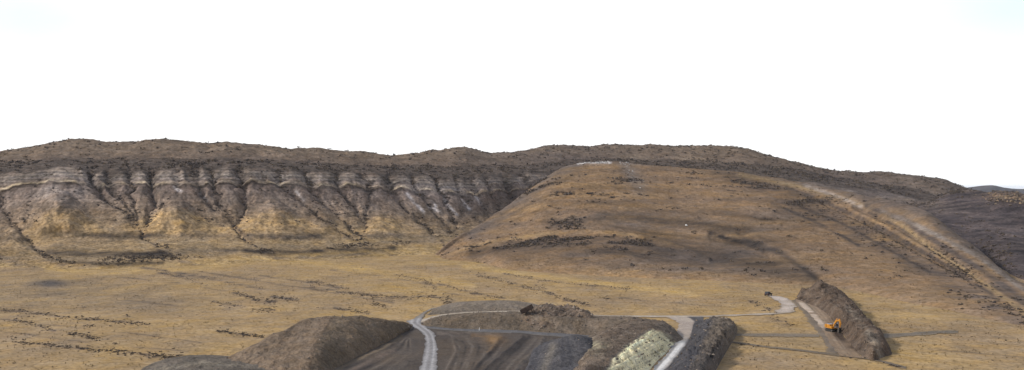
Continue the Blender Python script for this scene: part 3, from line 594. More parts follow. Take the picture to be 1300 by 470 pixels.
o, G = heap('stony_mound', [
 [(652,418,.2),(675,420,.2),(700,421,.2),(725,421,.2),(748,420,.2),(765,415,.2)],
 [(655,408,2.4),(677,405,3.6),(702,405,3.9),(724,405,3.8),(745,407,3.2),(760,409,2.2)],
 [(658,399,4.4),(676,391.5,6.5),(694,389,7.2),(710,390.5,7.0),(724,388.8,7.3),(738,395,6.2),(756,402,4.2)],
 [(664,398,.2),(682,396,.2),(700,396,.2),(716,396,.2),(730,397,.2),(748,399,.2)]], 120, [20, 22, 14],
 lambda px, yi, U, V, nm, ns: mixc(mixc(np.ones(px.shape + (3,)) * np.array((.165,.125,.095)), (.23,.18,.145), .2 + .6 * nm), (.11,.085,.07), .3 * ns),
 seed=5, rough=.6, label='rubble-topped brown mound at the end of the pale haul road', cat='mound', group=None); reg(o, G, 500, .15, .9)
o, G = heap('spoil_bank', [
 [(538,401,-.2),(565,398.5,-.2),(600,396,-.2),(640,394.5,-.2),(670,394.5,-.2),(694,395,-.2)],
 [(541,398,.3),(566,394,.6),(600,391,.9),(640,389.5,1),(668,390.5,.8),(692,393,.3)],
 [(546,393.5,.4),(568,387.5,1.0),(600,384.8,1.5),(640,384,1.5),(662,386,1.2),(690,391,.3)],
 [(552,391,-.2),(572,385,-.2),(602,382,-.2),(640,381,-.2),(664,383,-.2),(692,389,-.2)]], 140, [14, 14, 10],
 one((.235,.195,.155), (.18,.148,.12), .45), seed=6, rough=.18, label='grey-tan graded bank beyond the pale haul road bend', cat='earth bank'); reg(o, G, 90, .12, .4)
# dark shale dome at the bottom edge
o, G = heap('spoil_heap', [
 [(655,492,-.3),(692,505,-.3),(720,508,-.3),(740,508,-.3),(758,500,-.3),(772,486,-.3)],
 [(660,474,.4),(696,464,2.6),(720,457,3.6),(740,457,3.6),(756,464,3),(768,478,1)],
 [(668,456,.4),(698,441,3.0),(716,432,4.9),(732,429.5,5.4),(748,435,4.6),(764,460,.7)],
 [(674,440,-.3),(702,431,-.3),(720,428,-.3),(738,427,-.3),(756,430,-.3),(772,440,-.3)]], 110, [22, 26, 14],
 lambda px, yi, U, V, nm, ns: mixc(mixc(np.ones(px.shape + (3,)) * np.array(SH), (.11,.102,.10), .35 + .5 * ns), (.17,.15,.13), line(px, yi, [(702,440),(690,470)], 5) * .8),
 seed=7, rough=.3, label='dark charcoal shale heap rounded at the top beside the yellow cut', cat='spoil heap', group=HG); reg(o, G, 140, .1, .3)
# bank with the pale yellow cut face
WT = [(846,403.2,3.8),(822,420,5.2),(803,434,5.2),(786,448,5.2),(766,473,5)]
WB = [(872,431,-.2),(856,437.5,-.2),(846,449,-.2),(833,461,-.2),(815,486,-.2)]
def wall_st(px, yi): return fbm((px + 1.9 * yi) * .5, (yi - .45 * px) * .09, 1.6, 3, 205)
def wall_disp(px, yi, U, V): return -.55 * np.clip(wall_st(px, yi), -.6, .8) * sstep(1.98, 2.15, V) * sstep(3, 2.8, V) * sstep(.16, .27, U)
def wallcol(px, yi, U, V, nm, ns):
    C = np.ones(px.shape + (3,)) * np.array((.155,.12,.095))
    C = mixc(C, (.21,.17,.135), .25 + .5 * nm)
    ns = ns * 0
    C = mixc(C, (.33,.30,.215), blob(px, yi, 757, 440, 14, 9) * (.5 + .6 * nm))
    face = sstep(1.95, 2.06, V) * sstep(.16, .27, U + .04 * nm)
    st = wall_st(px, yi)
    P = np.ones(px.shape + (3,)) * np.array((.85,.75,.50))
    P = mixc(P, (.16,.14,.115), np.clip(st * 1.5 - .3, 0, .85)); P = mixc(P, (.60,.52,.32), .05 + .5 * nm)
    P = mixc(P, (.85,.82,.60), np.clip(-st * 1.2 - .2, 0, .8))
    C = C * (1 - face[..., None]) + P * 1.12 * (1 + .22 * sstep(2.35, 2.05, V))[..., None] * face[..., None]
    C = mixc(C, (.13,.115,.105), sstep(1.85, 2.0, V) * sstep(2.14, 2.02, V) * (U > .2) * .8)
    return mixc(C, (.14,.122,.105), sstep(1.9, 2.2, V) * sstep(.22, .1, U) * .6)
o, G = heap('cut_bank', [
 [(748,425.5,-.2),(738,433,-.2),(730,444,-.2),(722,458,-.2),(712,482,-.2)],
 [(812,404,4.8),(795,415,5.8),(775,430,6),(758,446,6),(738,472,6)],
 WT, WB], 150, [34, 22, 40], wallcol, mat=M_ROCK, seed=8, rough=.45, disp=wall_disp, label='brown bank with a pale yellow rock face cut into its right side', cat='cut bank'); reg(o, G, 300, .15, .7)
# rock ribs on the cut face: slabs standing proud of it
Xw, Yw, Zw, Vw, Uw = G
slab_parent = o
ribs_V, ribs_F = [], []
for k in range(8):
    u = .24 + .74 * rng.random(); v = 2.08 + .85 * rng.random()
    i = np.argmin(np.abs(Vw[:, 0] - v)); j = np.argmin(np.abs(Uw[0] - u))
    c = np.array([Xw[i, j], Yw[i, j], Zw[i, j]])
    i2 = min(i + 5, Xw.shape[0] - 1); j2 = min(j + 3, Xw.shape[1] - 1)
    dn = np.array([Xw[i2, j], Yw[i2, j], Zw[i2, j]]) - c; al = np.array([Xw[i, j2], Yw[i, j2], Zw[i, j2]]) - c
    if np.linalg.norm(dn) < .1 or np.linalg.norm(al) < .1: continue
    dn /= np.linalg.norm(dn); al /= np.linalg.norm(al); nn = np.cross(al, dn); nn /= np.linalg.norm(nn)
    if nn[2] < 0: nn = -nn
    dd = dn * .9 + al * (.25 + .3 * rng.random()); dd /= np.linalg.norm(dd); aa = np.cross(nn, dd)
    l, w, t = .8 + 1.6 * rng.random(), .12 + .26 * rng.random(), .04 + .14 * rng.random()
    b = len(ribs_V)
    for sz in (-.4, 1):
        for sx, sy_ in ((-1, -1), (1, -1), (1, 1), (-1, 1)):
            q = 1 if sz < 0 else .6
            ribs_V.append(c + dd * l * sx * q + aa * w * sy_ * q + nn * t * sz + rng.normal(0, .07, 3))
    ribs_F += [[b, b+1, b+5, b+4], [b+1, b+2, b+6, b+5], [b+2, b+3, b+7, b+6], [b+3, b, b+4, b+7], [b+4, b+5, b+6, b+7]]
rc = np.repeat(np.array([(.50,.455,.30) if rng.random() < .6 else ((.62,.59,.45) if rng.random() < .5 else (.2,.175,.14)) for _ in range(len(ribs_V) // 8)]), 8, axis=0)
o = mesh_np('rock_slab', np.array(ribs_V), np.array(ribs_F), M_ROCK, rc, parent=slab_parent, smooth=False); tag(o, kind='stuff')
# right-hand berm with the dark shale face
o, G = heap('earth_berm', [
 [(882,404.5,-.2),(876,427,-.2),(868,442,-.2),(854,460,-.2),(836,486,-.2)],
 [(897,405.5,1.6),(896,419,2.8),(888,437,3.4),(876,457,3.8),(859,487,4)],
 [(914,403,3),(913,413,4.2),(907,429,4.4),(895,450,4.6),(876,482,4.8)],
 [(924,404,3.2),(929,411.5,3),(926,422,3),(914,441,3),(897,472,3)],
 [(932,409,-.2),(936,417,-.2),(934,427,-.2),(922,447,-.2),(904,480,-.2)]], 120, [20, 18, 14, 12],
 lambda px, yi, U, V, nm, ns: mixc(mixc(np.ones(px.shape + (3,)) * np.array((.17,.138,.11)), (.13,.11,.092), .4 + .5 * nm), (.072,.069,.074), sstep(1.75, 1.1, V + .25 * nm) * .95 + sstep(.55, .8, U) * .5),
 seed=9, rough=.9, label='brown berm with a blackish inner face closing the right side of the cut', cat='berm'); reg(o, G, 260, .15, .7)
# spoil ridge along the trench with the excavator
o, G = heap('spoil_ridge', [
 [(1003,381,-.2),(1018,384,-.2),(1033,389.5,-.2),(1043,395,-.2),(1052,402,-.2),(1064,416,-.2),(1076,432,-.2),(1088,447,-.2),(1098,456,-.2)],
 [(1008,376,.8),(1026,374.5,2),(1041,375,3.6),(1051,380,3.8),(1062,390,3.9),(1078,408,3.8),(1092,425,3.7),(1105,442,3.0),(1110,454,1)],
 [(1012,370,1.2),(1028,365.5,3.0),(1041,357.2,7.0),(1053,365,5.6),(1066,371.5,5.6),(1086,391.5,5.0),(1102,407,5.0),(1118,425,4.4),(1124,446,1.8)],
 [(1018,368,-.2),(1036,366,-.2),(1050,367,-.2),(1062,373,-.2),(1076,381,-.2),(1094,400,-.2),(1110,417,-.2),(1126,434,-.2),(1134,452,-.2)]], 190, [26, 24, 16],
 lambda px, yi, U, V, nm, ns: mixc(mixc(np.ones(px.shape + (3,)) * np.array((.125,.092,.070)), (.095,.072,.058), .3 + .5 * ns), (.20,.168,.135), line(px, yi, [(1080,395),(1095,412),(1112,436),(1118,450)], 5) * (.6 + .5 * nm) + .25 * nm),
 seed=10, rough=.8, label='dark ridge of dug spoil beside the excavator trench', cat='spoil heap'); reg(o, G, 260, .12, .55)

# ---- sheets on the ground: yard, roads, tracks
def sheet(name, left, right, nu, nv, colf, lift, mat=M_ROAD, edge=.35, seed=0, rut=0.0, relief=None):
    A = arc_interp([PT(*p, 0) for p in left], nu); B = arc_interp([PT(*p, 0) for p in right], nu)
    t = np.linspace(0, 1, nv)[:, None, None]
    P = A[None] * (1 - t) + B[None] * t
    X, Y = P[..., 0].copy(), P[..., 1].copy()
    T = np.repeat(np.linspace(0, 1, nv)[:, None], nu, 1); U = np.repeat(np.linspace(0, 1, nu)[None], nv, 0)
    e = np.exp(-np.minimum(T, 1 - T) / .12)
    X += e * edge * 1.5 * fbm(X, Y, 4, 3, 300 + seed); Y += e * edge * 2.5 * fbm(X, Y, 5, 3, 310 + seed)
    Z = ground_z(X, Y) + .06 + lift
    if rut: Z += rut * fbm(T * 30, U * 3, 4, 2, 330 + seed) * (1 - e)
    if relief: Z += relief(X, Y) * sstep(0, .08, np.minimum(T, 1 - T)) * sstep(0, .06, U)
    px, yi = w2p(X, Y, Z * 0)
    nm = fbm(X, Y, 6, 4, 320 + seed); ns = fbm(T * 26, U * 2.5, 3, 3, 340 + seed)
    C = colf(px, yi, U, T, nm, ns)
    o = mesh_np(name, np.stack([X, Y, Z], -1), grid_faces(nv, nu), mat, C); tag(o, kind='structure'); return o
def cyard(px, yi, U, T, nm, ns):
    C = np.ones(px.shape + (3,)) * np.array((.115,.106,.10))
    C = mixc(C, (.085,.08,.08), .3 + .6 * nm); C = mixc(C, (.165,.148,.132), .5 * ns + .1)
    C = mixc(C, (.15,.125,.10), .25 + .5 * fbm(px, yi * 3, 40, 3, 77))
    for q in range(7):
        o_ = q * 9.0
        C = mixc(C, (.06,.057,.058) if q % 2 else (.21,.19,.17), line(px, yi, [(556 + o_ * .9, 421.5), (574 + o_, 427), (583 + o_ * .95, 440), (576 + o_ * .8, 472)], 1.5) * (.55 + .6 * nm) * (.6 if q > 3 else 1))
        C = mixc(C, (.06,.057,.058) if q % 2 else (.19,.17,.15), line(px, yi, [(405 + o_ * 1.2, 480), (450 + o_, 458 + q * .8), (490 + o_ * .6, 440 + q), (520, 424 + q)], 1.4) * (.5 + .6 * nm))
    for p in ([(560,422),(620,424),(640,432),(628,450),(600,470)], [(555,424),(590,428),(600,440),(585,470)], [(548,420),(572,425),(578,445),(565,470)]):
        C = mixc(C, (.20,.18,.165), line(px, yi, p, 1.3) * (.55 + .5 * nm))
    C = mixc(C, (.30,.215,.135), blob(px, yi, 626, 431, 12, 5) * (1.1 + .5 * nm)); C = mixc(C, (.30,.215,.135), line(px, yi, [(600,427),(640,431),(620,446)], 2.6) * (.6 + .4 * nm))
    for p, c, w in (([(672,428),(650,447),(628,472)], (.055,.053,.055), 2.2), ([(680,430),(662,448),(640,474)], (.19,.175,.16), 2), ([(664,429),(640,448),(612,474)], (.06,.057,.06), 2.4), ([(692,430),(676,450),(655,474)], (.20,.185,.17), 2.6), ([(700,432),(690,450),(672,474)], (.15,.14,.125), 3), ([(640,430),(615,455),(600,474)], (.065,.06,.06), 3)):
        C = mixc(C, c, line(px, yi, p, w) * (.75 + .4 * nm))
    C = mixc(C, (.17,.145,.12), blob(px, yi, 500, 452, 40, 8) * .4 * (1 + nm)); C = mixc(C, (.23,.195,.15), line(px, yi, [(420,474),(450,457),(480,446),(510,428)], 2.0) * .8)
    C = mixc(C, (.20,.17,.15), line(px, yi, [(440,474),(470,458),(500,446)], 2.5) * .6 * (1 + nm))
    C = mixc(C, (.26,.19,.17), blob(px, yi, 750, 466, 20, 5) * (.7 + .5 * nm))
    return C * np.array((.69,.635,.60))
def yard_relief(X, Y):
    px, yi = w2p(X, Y, 0 * X); z = np.clip(.9 * fbm(X, Y, 16, 4, 401), 0, 1)
    for p, h, w in (([(664,429),(640,448),(612,474)], 1.2, 3.0), ([(690,430),(674,450),(652,474)], 1.4, 3.0), ([(598,425),(632,432),(624,444),(596,474)], .9, 3.0), ([(560,424),(576,432),(580,445),(566,474)], .8, 3), ([(440,474),(470,456),(500,440)], .8, 5), ([(712,432),(704,450),(690,474)], 1.0, 3)):
        z += .5 * h * line(px, yi, p, w) * (.8 + .4 * fbm(X, Y, 5, 3, 403))
    road = line(px, yi, [(528,412),(545,424),(547,440),(541,470)], 17)
    tr = line(px, yi, [(540,414),(610,420),(700,424),(775,430)], 4)
    return z * (1 - np.clip(road * 1.2, 0, 1)) * (1 - tr)
sheet('gravel_yard', [(522,409),(500,424),(465,442),(425,460),(385,480),(370,520)], [(560,416),(640,421),(740,425),(800,430),(800,480),(800,520)], 260, 260, cyard, 0.05, edge=.2, seed=1, rut=.04, relief=yard_relief)
def croad(px, yi, U, T, nm, ns):
    C = np.ones(px.shape + (3,)) * np.array((.33,.315,.315))
    C = mixc(C, (.25,.235,.235), .35 + .6 * nm); tr = np.exp(-((T - .28) / .11) ** 2) + np.exp(-((T - .74) / .11) ** 2)
    C = mixc(C, (.42,.405,.40), tr * .7); e = np.exp(-np.minimum(T, 1 - T) / .09)
    C = mixc(C, (.22,.205,.20), np.exp(-((T - .5) / .1) ** 2) * .6)
    return mixc(C, (.15,.14,.135), e * .8) * .85
sheet('gravel_road', [(517,407),(518,411),(527,417),(536,424),(540,434),(538,448),(533,466),(528,490),(522,530)], [(537,402.5),(534,408),(540,414),(549,422),(554,433),(555,448),(553,466),(551,490),(548,530)], 150, 18, croad, .17, edge=.4, seed=2, rut=.06)
def cpale(a=(.52,.455,.385), b=(.40,.34,.28)):
    def f(px, yi, U, T, nm, ns):
        C = np.ones(px.shape + (3,)) * np.array(a); C = mixc(C, b, .4 + .7 * nm)
        return mixc(C, (.27,.215,.15), np.exp(-np.minimum(T, 1 - T) / .12) * .8) * .74
    return f
sheet('haul_road', [(524,408),(538,404.5),(556,400),(580,396.6),(605,394.4),(635,393.2),(668,394)], [(536,409.5),(548,405.5),(562,402.6),(584,399),(606,397),(635,396),(668,397)], 150, 12, cpale((.60,.52,.43), (.44,.37,.30)), .13, edge=.5, seed=3)
sheet('service_road', [(536,404),(540,398),(548,393),(556,390)], [(524,405.5),(530,401),(540,395),(550,391)], 50, 10, cpale((.33,.305,.285), (.27,.24,.215)), .145, edge=.3, seed=12)
sheet('yard_track', [(536,413),(570,417),(610,419.3),(650,420.5),(700,423),(740,425.4),(775,428)], [(536,416),(570,420),(610,422.6),(650,424),(700,427),(740,430),(775,433)], 150, 10,
      lambda px, yi, U, T, nm, ns: mixc(mixc(np.ones(px.shape + (3,)) * np.array((.12,.116,.118)), (.17,.16,.155), .3 + .6 * ns), (.20,.17,.14), sstep(.7, 1, T) * .5), .13, edge=.2, seed=4)
sheet('cross_road', [(690,397.5),(735,399.3),(800,400.6),(870,401.0),(930,399.8),(975,398.2),(1000,396.2),(1006,394)], [(690,399),(735,401.2),(800,402.6),(870,403.0),(930,401.6),(975,400.2),(1000,398.6),(1010,396)], 240, 8, cpale((.56,.48,.40), (.42,.35,.285)), .11, edge=.6, seed=5)
sheet('turning_pad', [(984,397.5),(989,393),(991,388),(985,382.5),(976,378),(972,376.5)], [(1006,397),(1010,391),(1008,384.5),(1000,379.5),(988,376.8),(978,375.8)], 90, 22, cpale((.66,.565,.50), (.52,.44,.375)), .14, edge=.7, seed=6)
sheet('ramp_road', [(846,402.6),(860,409),(860,421),(857,433),(847,449),(828,470),(807,500)], [(892,402.4),(896,408),(892,421),(883,437),(870,453),(852,475),(834,504)], 150, 24,
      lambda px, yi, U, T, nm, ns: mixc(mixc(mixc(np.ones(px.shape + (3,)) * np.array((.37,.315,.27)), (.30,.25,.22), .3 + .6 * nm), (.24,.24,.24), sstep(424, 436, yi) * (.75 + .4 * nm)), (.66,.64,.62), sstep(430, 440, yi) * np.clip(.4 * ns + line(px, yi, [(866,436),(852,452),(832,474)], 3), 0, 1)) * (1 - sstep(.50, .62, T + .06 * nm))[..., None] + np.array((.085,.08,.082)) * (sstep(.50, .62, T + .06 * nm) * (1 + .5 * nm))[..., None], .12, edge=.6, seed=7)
def cstrip(a, b):
    def f(px, yi, U, T, nm, ns):
        return mixc(mixc(np.ones(px.shape + (3,)) * np.array(a), b, .4 + .7 * nm), (.27,.205,.13), np.exp(-np.minimum(T, 1 - T) / .12) * .7)
    return f
sheet('dirt_track', [(928,422.6),(970,422.8),(1010,423.2),(1040,424)], [(928,426.4),(970,426.8),(1010,427.2),(1040,428)], 90, 10, cstrip((.20,.165,.13), (.165,.14,.115)), .08, edge=.5, seed=8)
sheet('dirt_track', [(1108,424),(1140,422.5),(1180,420.8),(1216,420)], [(1112,430),(1140,428),(1180,424.6),(1216,422.5)], 90, 10, cstrip((.135,.118,.10), (.17,.145,.12)), .08, edge=.6, seed=9)
sheet('ditch_track', [(922,432.6),(975,439),(1040,446.6),(1110,455.5),(1150,466)], [(922,434.4),(975,441.2),(1040,448.8),(1110,458),(1150,469)], 160, 6, cstrip((.125,.105,.088), (.16,.13,.10)), .09, edge=.4, seed=10)
sheet('dirt_track', [(1004,382),(1018,396),(1030,412),(1042,430),(1052,450)], [(1020,379),(1032,392),(1046,410),(1058,428),(1070,447)], 110, 20, cstrip((.15,.123,.10), (.19,.155,.125)), .085, edge=.6, seed=11)
def cfloor(px, yi, U, T, nm, ns):
    C = np.ones(px.shape + (3,)) * np.array((.30,.255,.21)); C = mixc(C, (.22,.185,.155), .3 + .6 * nm)
    C = mixc(C, (.62,.58,.54), line(px, yi, [(1017,385),(1030,398),(1044,413)], 4.0) * (.75 + .9 * nm))
    C = mixc(C, (.36,.31,.26), line(px, yi, [(1020,380),(1036,390),(1048,404)], 3.5) * .7)
    C = mixc(C, (.42,.38,.33), line(px, yi, [(1048,420),(1060,432),(1072,444)], 1.8) * (.4 + .8 * nm))
    C = mixc(C, (.075,.062,.055), blob(px, yi, 1068, 424, 10, 5) + .9 * line(px, yi, [(1062,424),(1080,440),(1092,446)], 4) * (.8 + .4 * nm))
    C = mixc(C, (.32,.28,.23), line(px, yi, [(1062,446),(1092,449)], 1.6) * .6)
    return C * np.array((.80,.70,.61))
sheet('trench_floor', [(1008,381),(1024,396),(1038,411),(1050,428),(1060,444),(1066,452)], [(1026,376),(1046,394),(1060,411),(1073,428),(1086,444),(1096,455)], 120, 30, cfloor, .14, edge=.4, seed=13, rut=.12)

# ------------------------------------------------------------------ shrubs
def bush_mesh(n, seed):
    r = np.random.default_rng(seed); V, Fq = [], []
    lobes = [(r.normal(0, .38, 2), .45 + .3 * r.random()) for _ in range(3)]
    for k in range(n):
        (ox, oy), rad = lobes[k % 3][0], lobes[k % 3][1]
        d = r.normal(size=3); d[2] = abs(d[2]) * .9 + .05; d /= np.linalg.norm(d)
        c = np.array([ox, oy, .05]) + d * rad * (.55 + .45 * r.random()) * np.array([1, 1, .95])
        a = r.normal(size=3); a /= np.linalg.norm(a); b = np.cross(a, d + r.normal(0, .4, 3)); b /= np.linalg.norm(b) + 1e-6
        s = .16 + .16 * r.random(); i = len(V)
        V += [c - a * s - b * s * .6, c + a * s - b * s * .5, c + a * s * .7 + b * s * .8, c - a * s * .8 + b * s * .6]
        Fq.append([i, i+1, i+2, i+3])
    return np.array(V), np.array(Fq)
BUSH = [bush_mesh(34, 900 + k) for k in range(6)]; BUSH_S = [bush_mesh(14, 950 + k) for k in range(6)]
P = np.concatenate([j[0] for j in scatter_jobs]); S = np.concatenate([j[1] for j in scatter_jobs])
K = np.concatenate([[j[2]] * len(j[0]) for j in scatter_jobs])
pxs, ys_ = w2p(P[:, 0], P[:, 1], P[:, 2])
vis = (pxs > 2) & (pxs < 1298) & (ys_ < 468)
blocked = ((pxs > 545) & (pxs < 940) & (ys_ > 399)) | ((pxs > 1008) & (pxs < 1132) & (ys_ > 370) & (ys_ < 452)) | ((pxs > 300) & (pxs < 520) & (ys_ > 430)) | ((pxs > 545) & (pxs < 700) & (ys_ > 388))
ok = ~blocked
size = np.where(vis & ok & (np.char.startswith(K, 'rill') | np.char.startswith(K, 'belt') | (K == 'valley')), S / P[:, 1], 0)
top = np.argsort(-size)[:300]
istop = np.zeros(len(P), bool); istop[top] = True
LAB = {}
ROWS = ['topmost of the three long scrub rows at the left edge', 'short slanting scrub row at the left edge', 'short scrub row above the lowest long row at left', 'lowest long scrub row at lower left',
 'short scrub row just left of the largest brown heap', 'tiny scrub patch above the long left rows', 'tiny scrub patch among the left rows', 'scrub row behind the low foreground heap', 'tiny scrub pair above the left rows', 'tiny scrub pair above the lowest left row',
 'uppermost scrub streak in the middle of the flat', 'second scrub streak in the middle of the flat', 'long scrub streak reaching the grey-tan bank', 'short scrub streak left of the middle', 'dense scrub clump left of the middle', 'scrub streak below the uppermost middle streak', 'scrub clump above the largest brown heap',
 'faint scrub streak left of the middle clump', 'scrub streak right above the largest heap', 'short scrub streak above the conical heap', 'thin scrub streak below the escarpment foot', 'scrub clump at the gully mouth by the hill', 'scrub row ending at the grey-tan bank',
 'scrub clump at the left end of the grey-tan bank', 'long slanting scrub row behind the rubble mound', 'upper scrub row below the rounded hill', 'long scrub row along the hill foot', 'scrub row just right of the rubble mound', 'short scrub patch right of the long hill-foot row', 'small scrub patch between the two hill-foot rows',
 'scrub row just below the black car', 'scrub row below the pale road end', 'scrub on the grey-tan bank', 'faint scrub row below the escarpment cones', 'faint long scrub row below the escarpment', 'faint scrub row at the left foot of the hill', 'thin line of scrub along the ditch track']
for k_, r_ in enumerate(ROWS): LAB['rill_%d' % k_] = ('small dark bush in the ' + r_, 'bushes of the ' + r_)
LAB['belt_row'] = ('dark round bush in the long diagonal band of dots down the right slope', 'bushes of the diagonal band on the right slope')
LAB['belt_low'] = ('dark bush in the close cluster at the lower right edge of the hill', 'bushes at the lower right edge of the hill')
LAB['belt_high'] = ('dark bush on the right slope between the diagonal dot band and the pale strip', 'bushes just below the pale strip')
LAB['belt_knot'] = ('dark bush in the small lone clump on the slope right of the spoil ridge', 'bushes of the lone clump right of the spoil ridge')
LAB['valley'] = ('small lone bush on open dry grass away from the scrub rows', 'lone bushes on the valley floor')
bmesh_ = []
for k in range(6):
    o = mesh_np('scrub_bush', BUSH[k][0], BUSH[k][1], M_SHRUB[k % 2], smooth=False); bmesh_.append(o.data); bpy.data.objects.remove(o)
for i in top:
    o = bpy.data.objects.new('scrub_bush', bmesh_[i % 6]); COL.objects.link(o)
    o.location = P[i]; s = S[i] * 1.25; o.scale = (s, s, s * (.7 + .4 * random.random())); o.rotation_euler.z = random.random() * 6.28
    lab, grp = LAB[K[i]]; tag(o, lab, 'bush', grp)
rest = np.where(~istop & ok)[0]
for mi in range(2):
    VV, FF = [], []; n0 = 0
    for i in rest[mi::2]:
        base = (BUSH if P[i, 1] < 520 else BUSH_S)[(i * 7) % 6]
        a = random.random() * 6.28; c, s_ = math.cos(a), math.sin(a); s = S[i] * 1.25
        v = base[0] * s * np.array([1, 1, .7 + .4 * random.random()])
        v = np.stack([v[:, 0]*c - v[:, 1]*s_, v[:, 0]*s_ + v[:, 1]*c, v[:, 2]], 1) + P[i] + np.array([0, 0, -.05])
        VV.append(v); FF.append(base[1] + n0); n0 += len(v)
    o = mesh_np('desert_scrub', np.concatenate(VV), np.concatenate(FF), M_SHRUB[mi], smooth=False); tag(o, kind='stuff')

# ------------------------------------------------------------------ bunch grass: geometry for the nearer slopes and the valley floor
def tufts(G, C, mask, n, h0, h1, seed):
    X, Y, Z = G; r_ = np.random.default_rng(seed)
    A = np.abs(X[:-1, 1:] - X[:-1, :-1]) * np.abs(Y[1:, :-1] - Y[:-1, :-1])
    w = (mask[:-1, :-1] * A).ravel(); idx = r_.choice(len(w), n, p=w / w.sum()); i, j = np.divmod(idx, X.shape[1] - 1)
    a, b = r_.random(n), r_.random(n)
    bl = lambda g: g[i, j]*(1-a)*(1-b) + g[i+1, j]*a*(1-b) + g[i, j+1]*(1-a)*b + g[i+1, j+1]*a*b
    P = np.stack([bl(X), bl(Y), bl(Z) - .03], 1); h = h0 + (h1 - h0) * r_.random(n) ** 2
    col = C[i, j] * (.86 + .40 * r_.random(n))[:, None] * np.array([1, .98, .92])
    V = np.zeros((n, 3, 3, 3)); ang0 = r_.random(n) * 6.28
    for k in range(3):
        an = ang0 + k * 2.09; d = np.stack([np.cos(an), np.sin(an), an * 0], 1); q = np.stack([-np.sin(an), np.cos(an), an * 0], 1)
        V[:, k, 0] = P + d * (h * .10)[:, None] - q * (h * .42)[:, None]
        V[:, k, 1] = P + d * (h * .10)[:, None] + q * (h * .42)[:, None]
        V[:, k, 2] = P + d * (h * (.45 + .4 * r_.random(n)))[:, None] + np.array([0, 0, 1]) * (h * (.75 + .5 * r_.random(n)))[:, None]
    V = V.reshape(-1, 3)
    o = mesh_np('dry_grass', V, None, M_TUFT, np.repeat(col, 9, 0), smooth=False, tris=np.arange(len(V)).reshape(-1, 3)); tag(o, kind='stuff')
M_TUFT = earth_mat('dry_grass_blades', 2.0, .10, .0)
_nt = M_TUFT.node_tree; _cn = _nt.nodes.new('ShaderNodeCombineXYZ'); _cn.inputs[2].default_value = 1.0; _cn.inputs[1].default_value = -.25     # soft sward: blades are shaded by the slope they grow on
_nt.links.new(_cn.outputs[0], _nt.nodes['Principled BSDF'].inputs['Normal'])
tufts(GG[0], GG[1], GG[2], 26000, .22, .5, 1)
tufts(HG_[0], HG_[1], HG_[2], 22000, .3, .6, 2)
tufts(EG_[0], EG_[1], EG_[2], 16000, .3, .6, 3)
# ------------------------------------------------------------------ stones on the heaps, rocks on the hills
def rock_mesh(seed):
    r = np.random.default_rng(seed)
    v = np.array([(1,0,0),(-1,0,0),(0,1,0),(0,-1,0),(0,0,1),(0,0,-1),(.6,.6,.5),(-.6,.6,.5),(-.6,-.6,.5),(.6,-.6,.5)], float)
    v = v[:6] * (.7 + .5 * r.random((6, 1))) + r.normal(0, .1, (6, 3))
    t = np.array([(0,2,4),(2,1,4),(1,3,4),(3,0,4),(2,0,5),(1,2,5),(3,1,5),(0,3,5)]); return v, t
ROCK = [rock_mesh(40 + k) for k in range(8)]
def stones(name, X, Y, Z, n, smin, smax, cols_, parent=None, mask=None, seed=0):
    r = np.random.default_rng(500 + seed); VV, FF, CC = [], [], []; n0 = 0
    if mask is None: ii = r.integers(2, X.shape[0] - 2, n); jj = r.integers(2, X.shape[1] - 2, n)
    else:
        w = mask.ravel() / mask.sum(); ii, jj = np.divmod(r.choice(len(w), n, p=w), X.shape[1])
    for i, j in zip(ii, jj):
        v, t = ROCK[r.integers(8)]; s = smin + (smax - smin) * r.random() ** 2.2
        a = r.random() * 6.28; c, s_ = math.cos(a), math.sin(a)
        q = v * s * np.array([1, .8, .7]); q = np.stack([q[:, 0]*c - q[:, 1]*s_, q[:, 0]*s_ + q[:, 1]*c, q[:, 2]], 1)
        VV.append(q + (X[i, j], Y[i, j], Z[i, j] + s * .15)); FF.append(t + n0); n0 += len(q)
        CC.append(np.repeat([np.array(cols_[r.integers(len(cols_))]) * (.8 + .4 * r.random())], len(q), 0))
    o = mesh_np(name, np.concatenate(VV), None, M_ROCK, np.concatenate(CC), parent=parent, smooth=False, tris=np.concatenate(FF)); tag(o, kind='stuff'); return o
for k, (o, G, n, a, b) in enumerate(stone_src):
    stones('loose_stone', G[0], G[1], G[2], n, a, b, [(.19,.15,.12), (.14,.115,.095), (.26,.215,.175), (.11,.095,.085)], parent=o, seed=k)
X, Y, Z, px, yi = SIDEGRID
stones('rock_outcrop', X, Y, Z, 260, .6, 2.6, [(.24,.18,.125), (.17,.135,.105), (.13,.105,.09)], mask=blob(px, yi, 1277, 251, 18, 6) + .4 * blob(px, yi, 1295, 256, 10, 6) + 1e-12, seed=50)
X, Y, Z, px, yi = HILLGRID
stones('pale_outcrop', X, Y, Z, 160, .5, 1.3, [(.52,.50,.48), (.40,.38,.36), (.6,.58,.56)], mask=line(px, yi, [(733,207.5),(748,206.4),(775,206.8)], 1.4) + .35 * line(px, yi, [(792,209),(806,228)], 7) * .4 + 1e-12, seed=51)

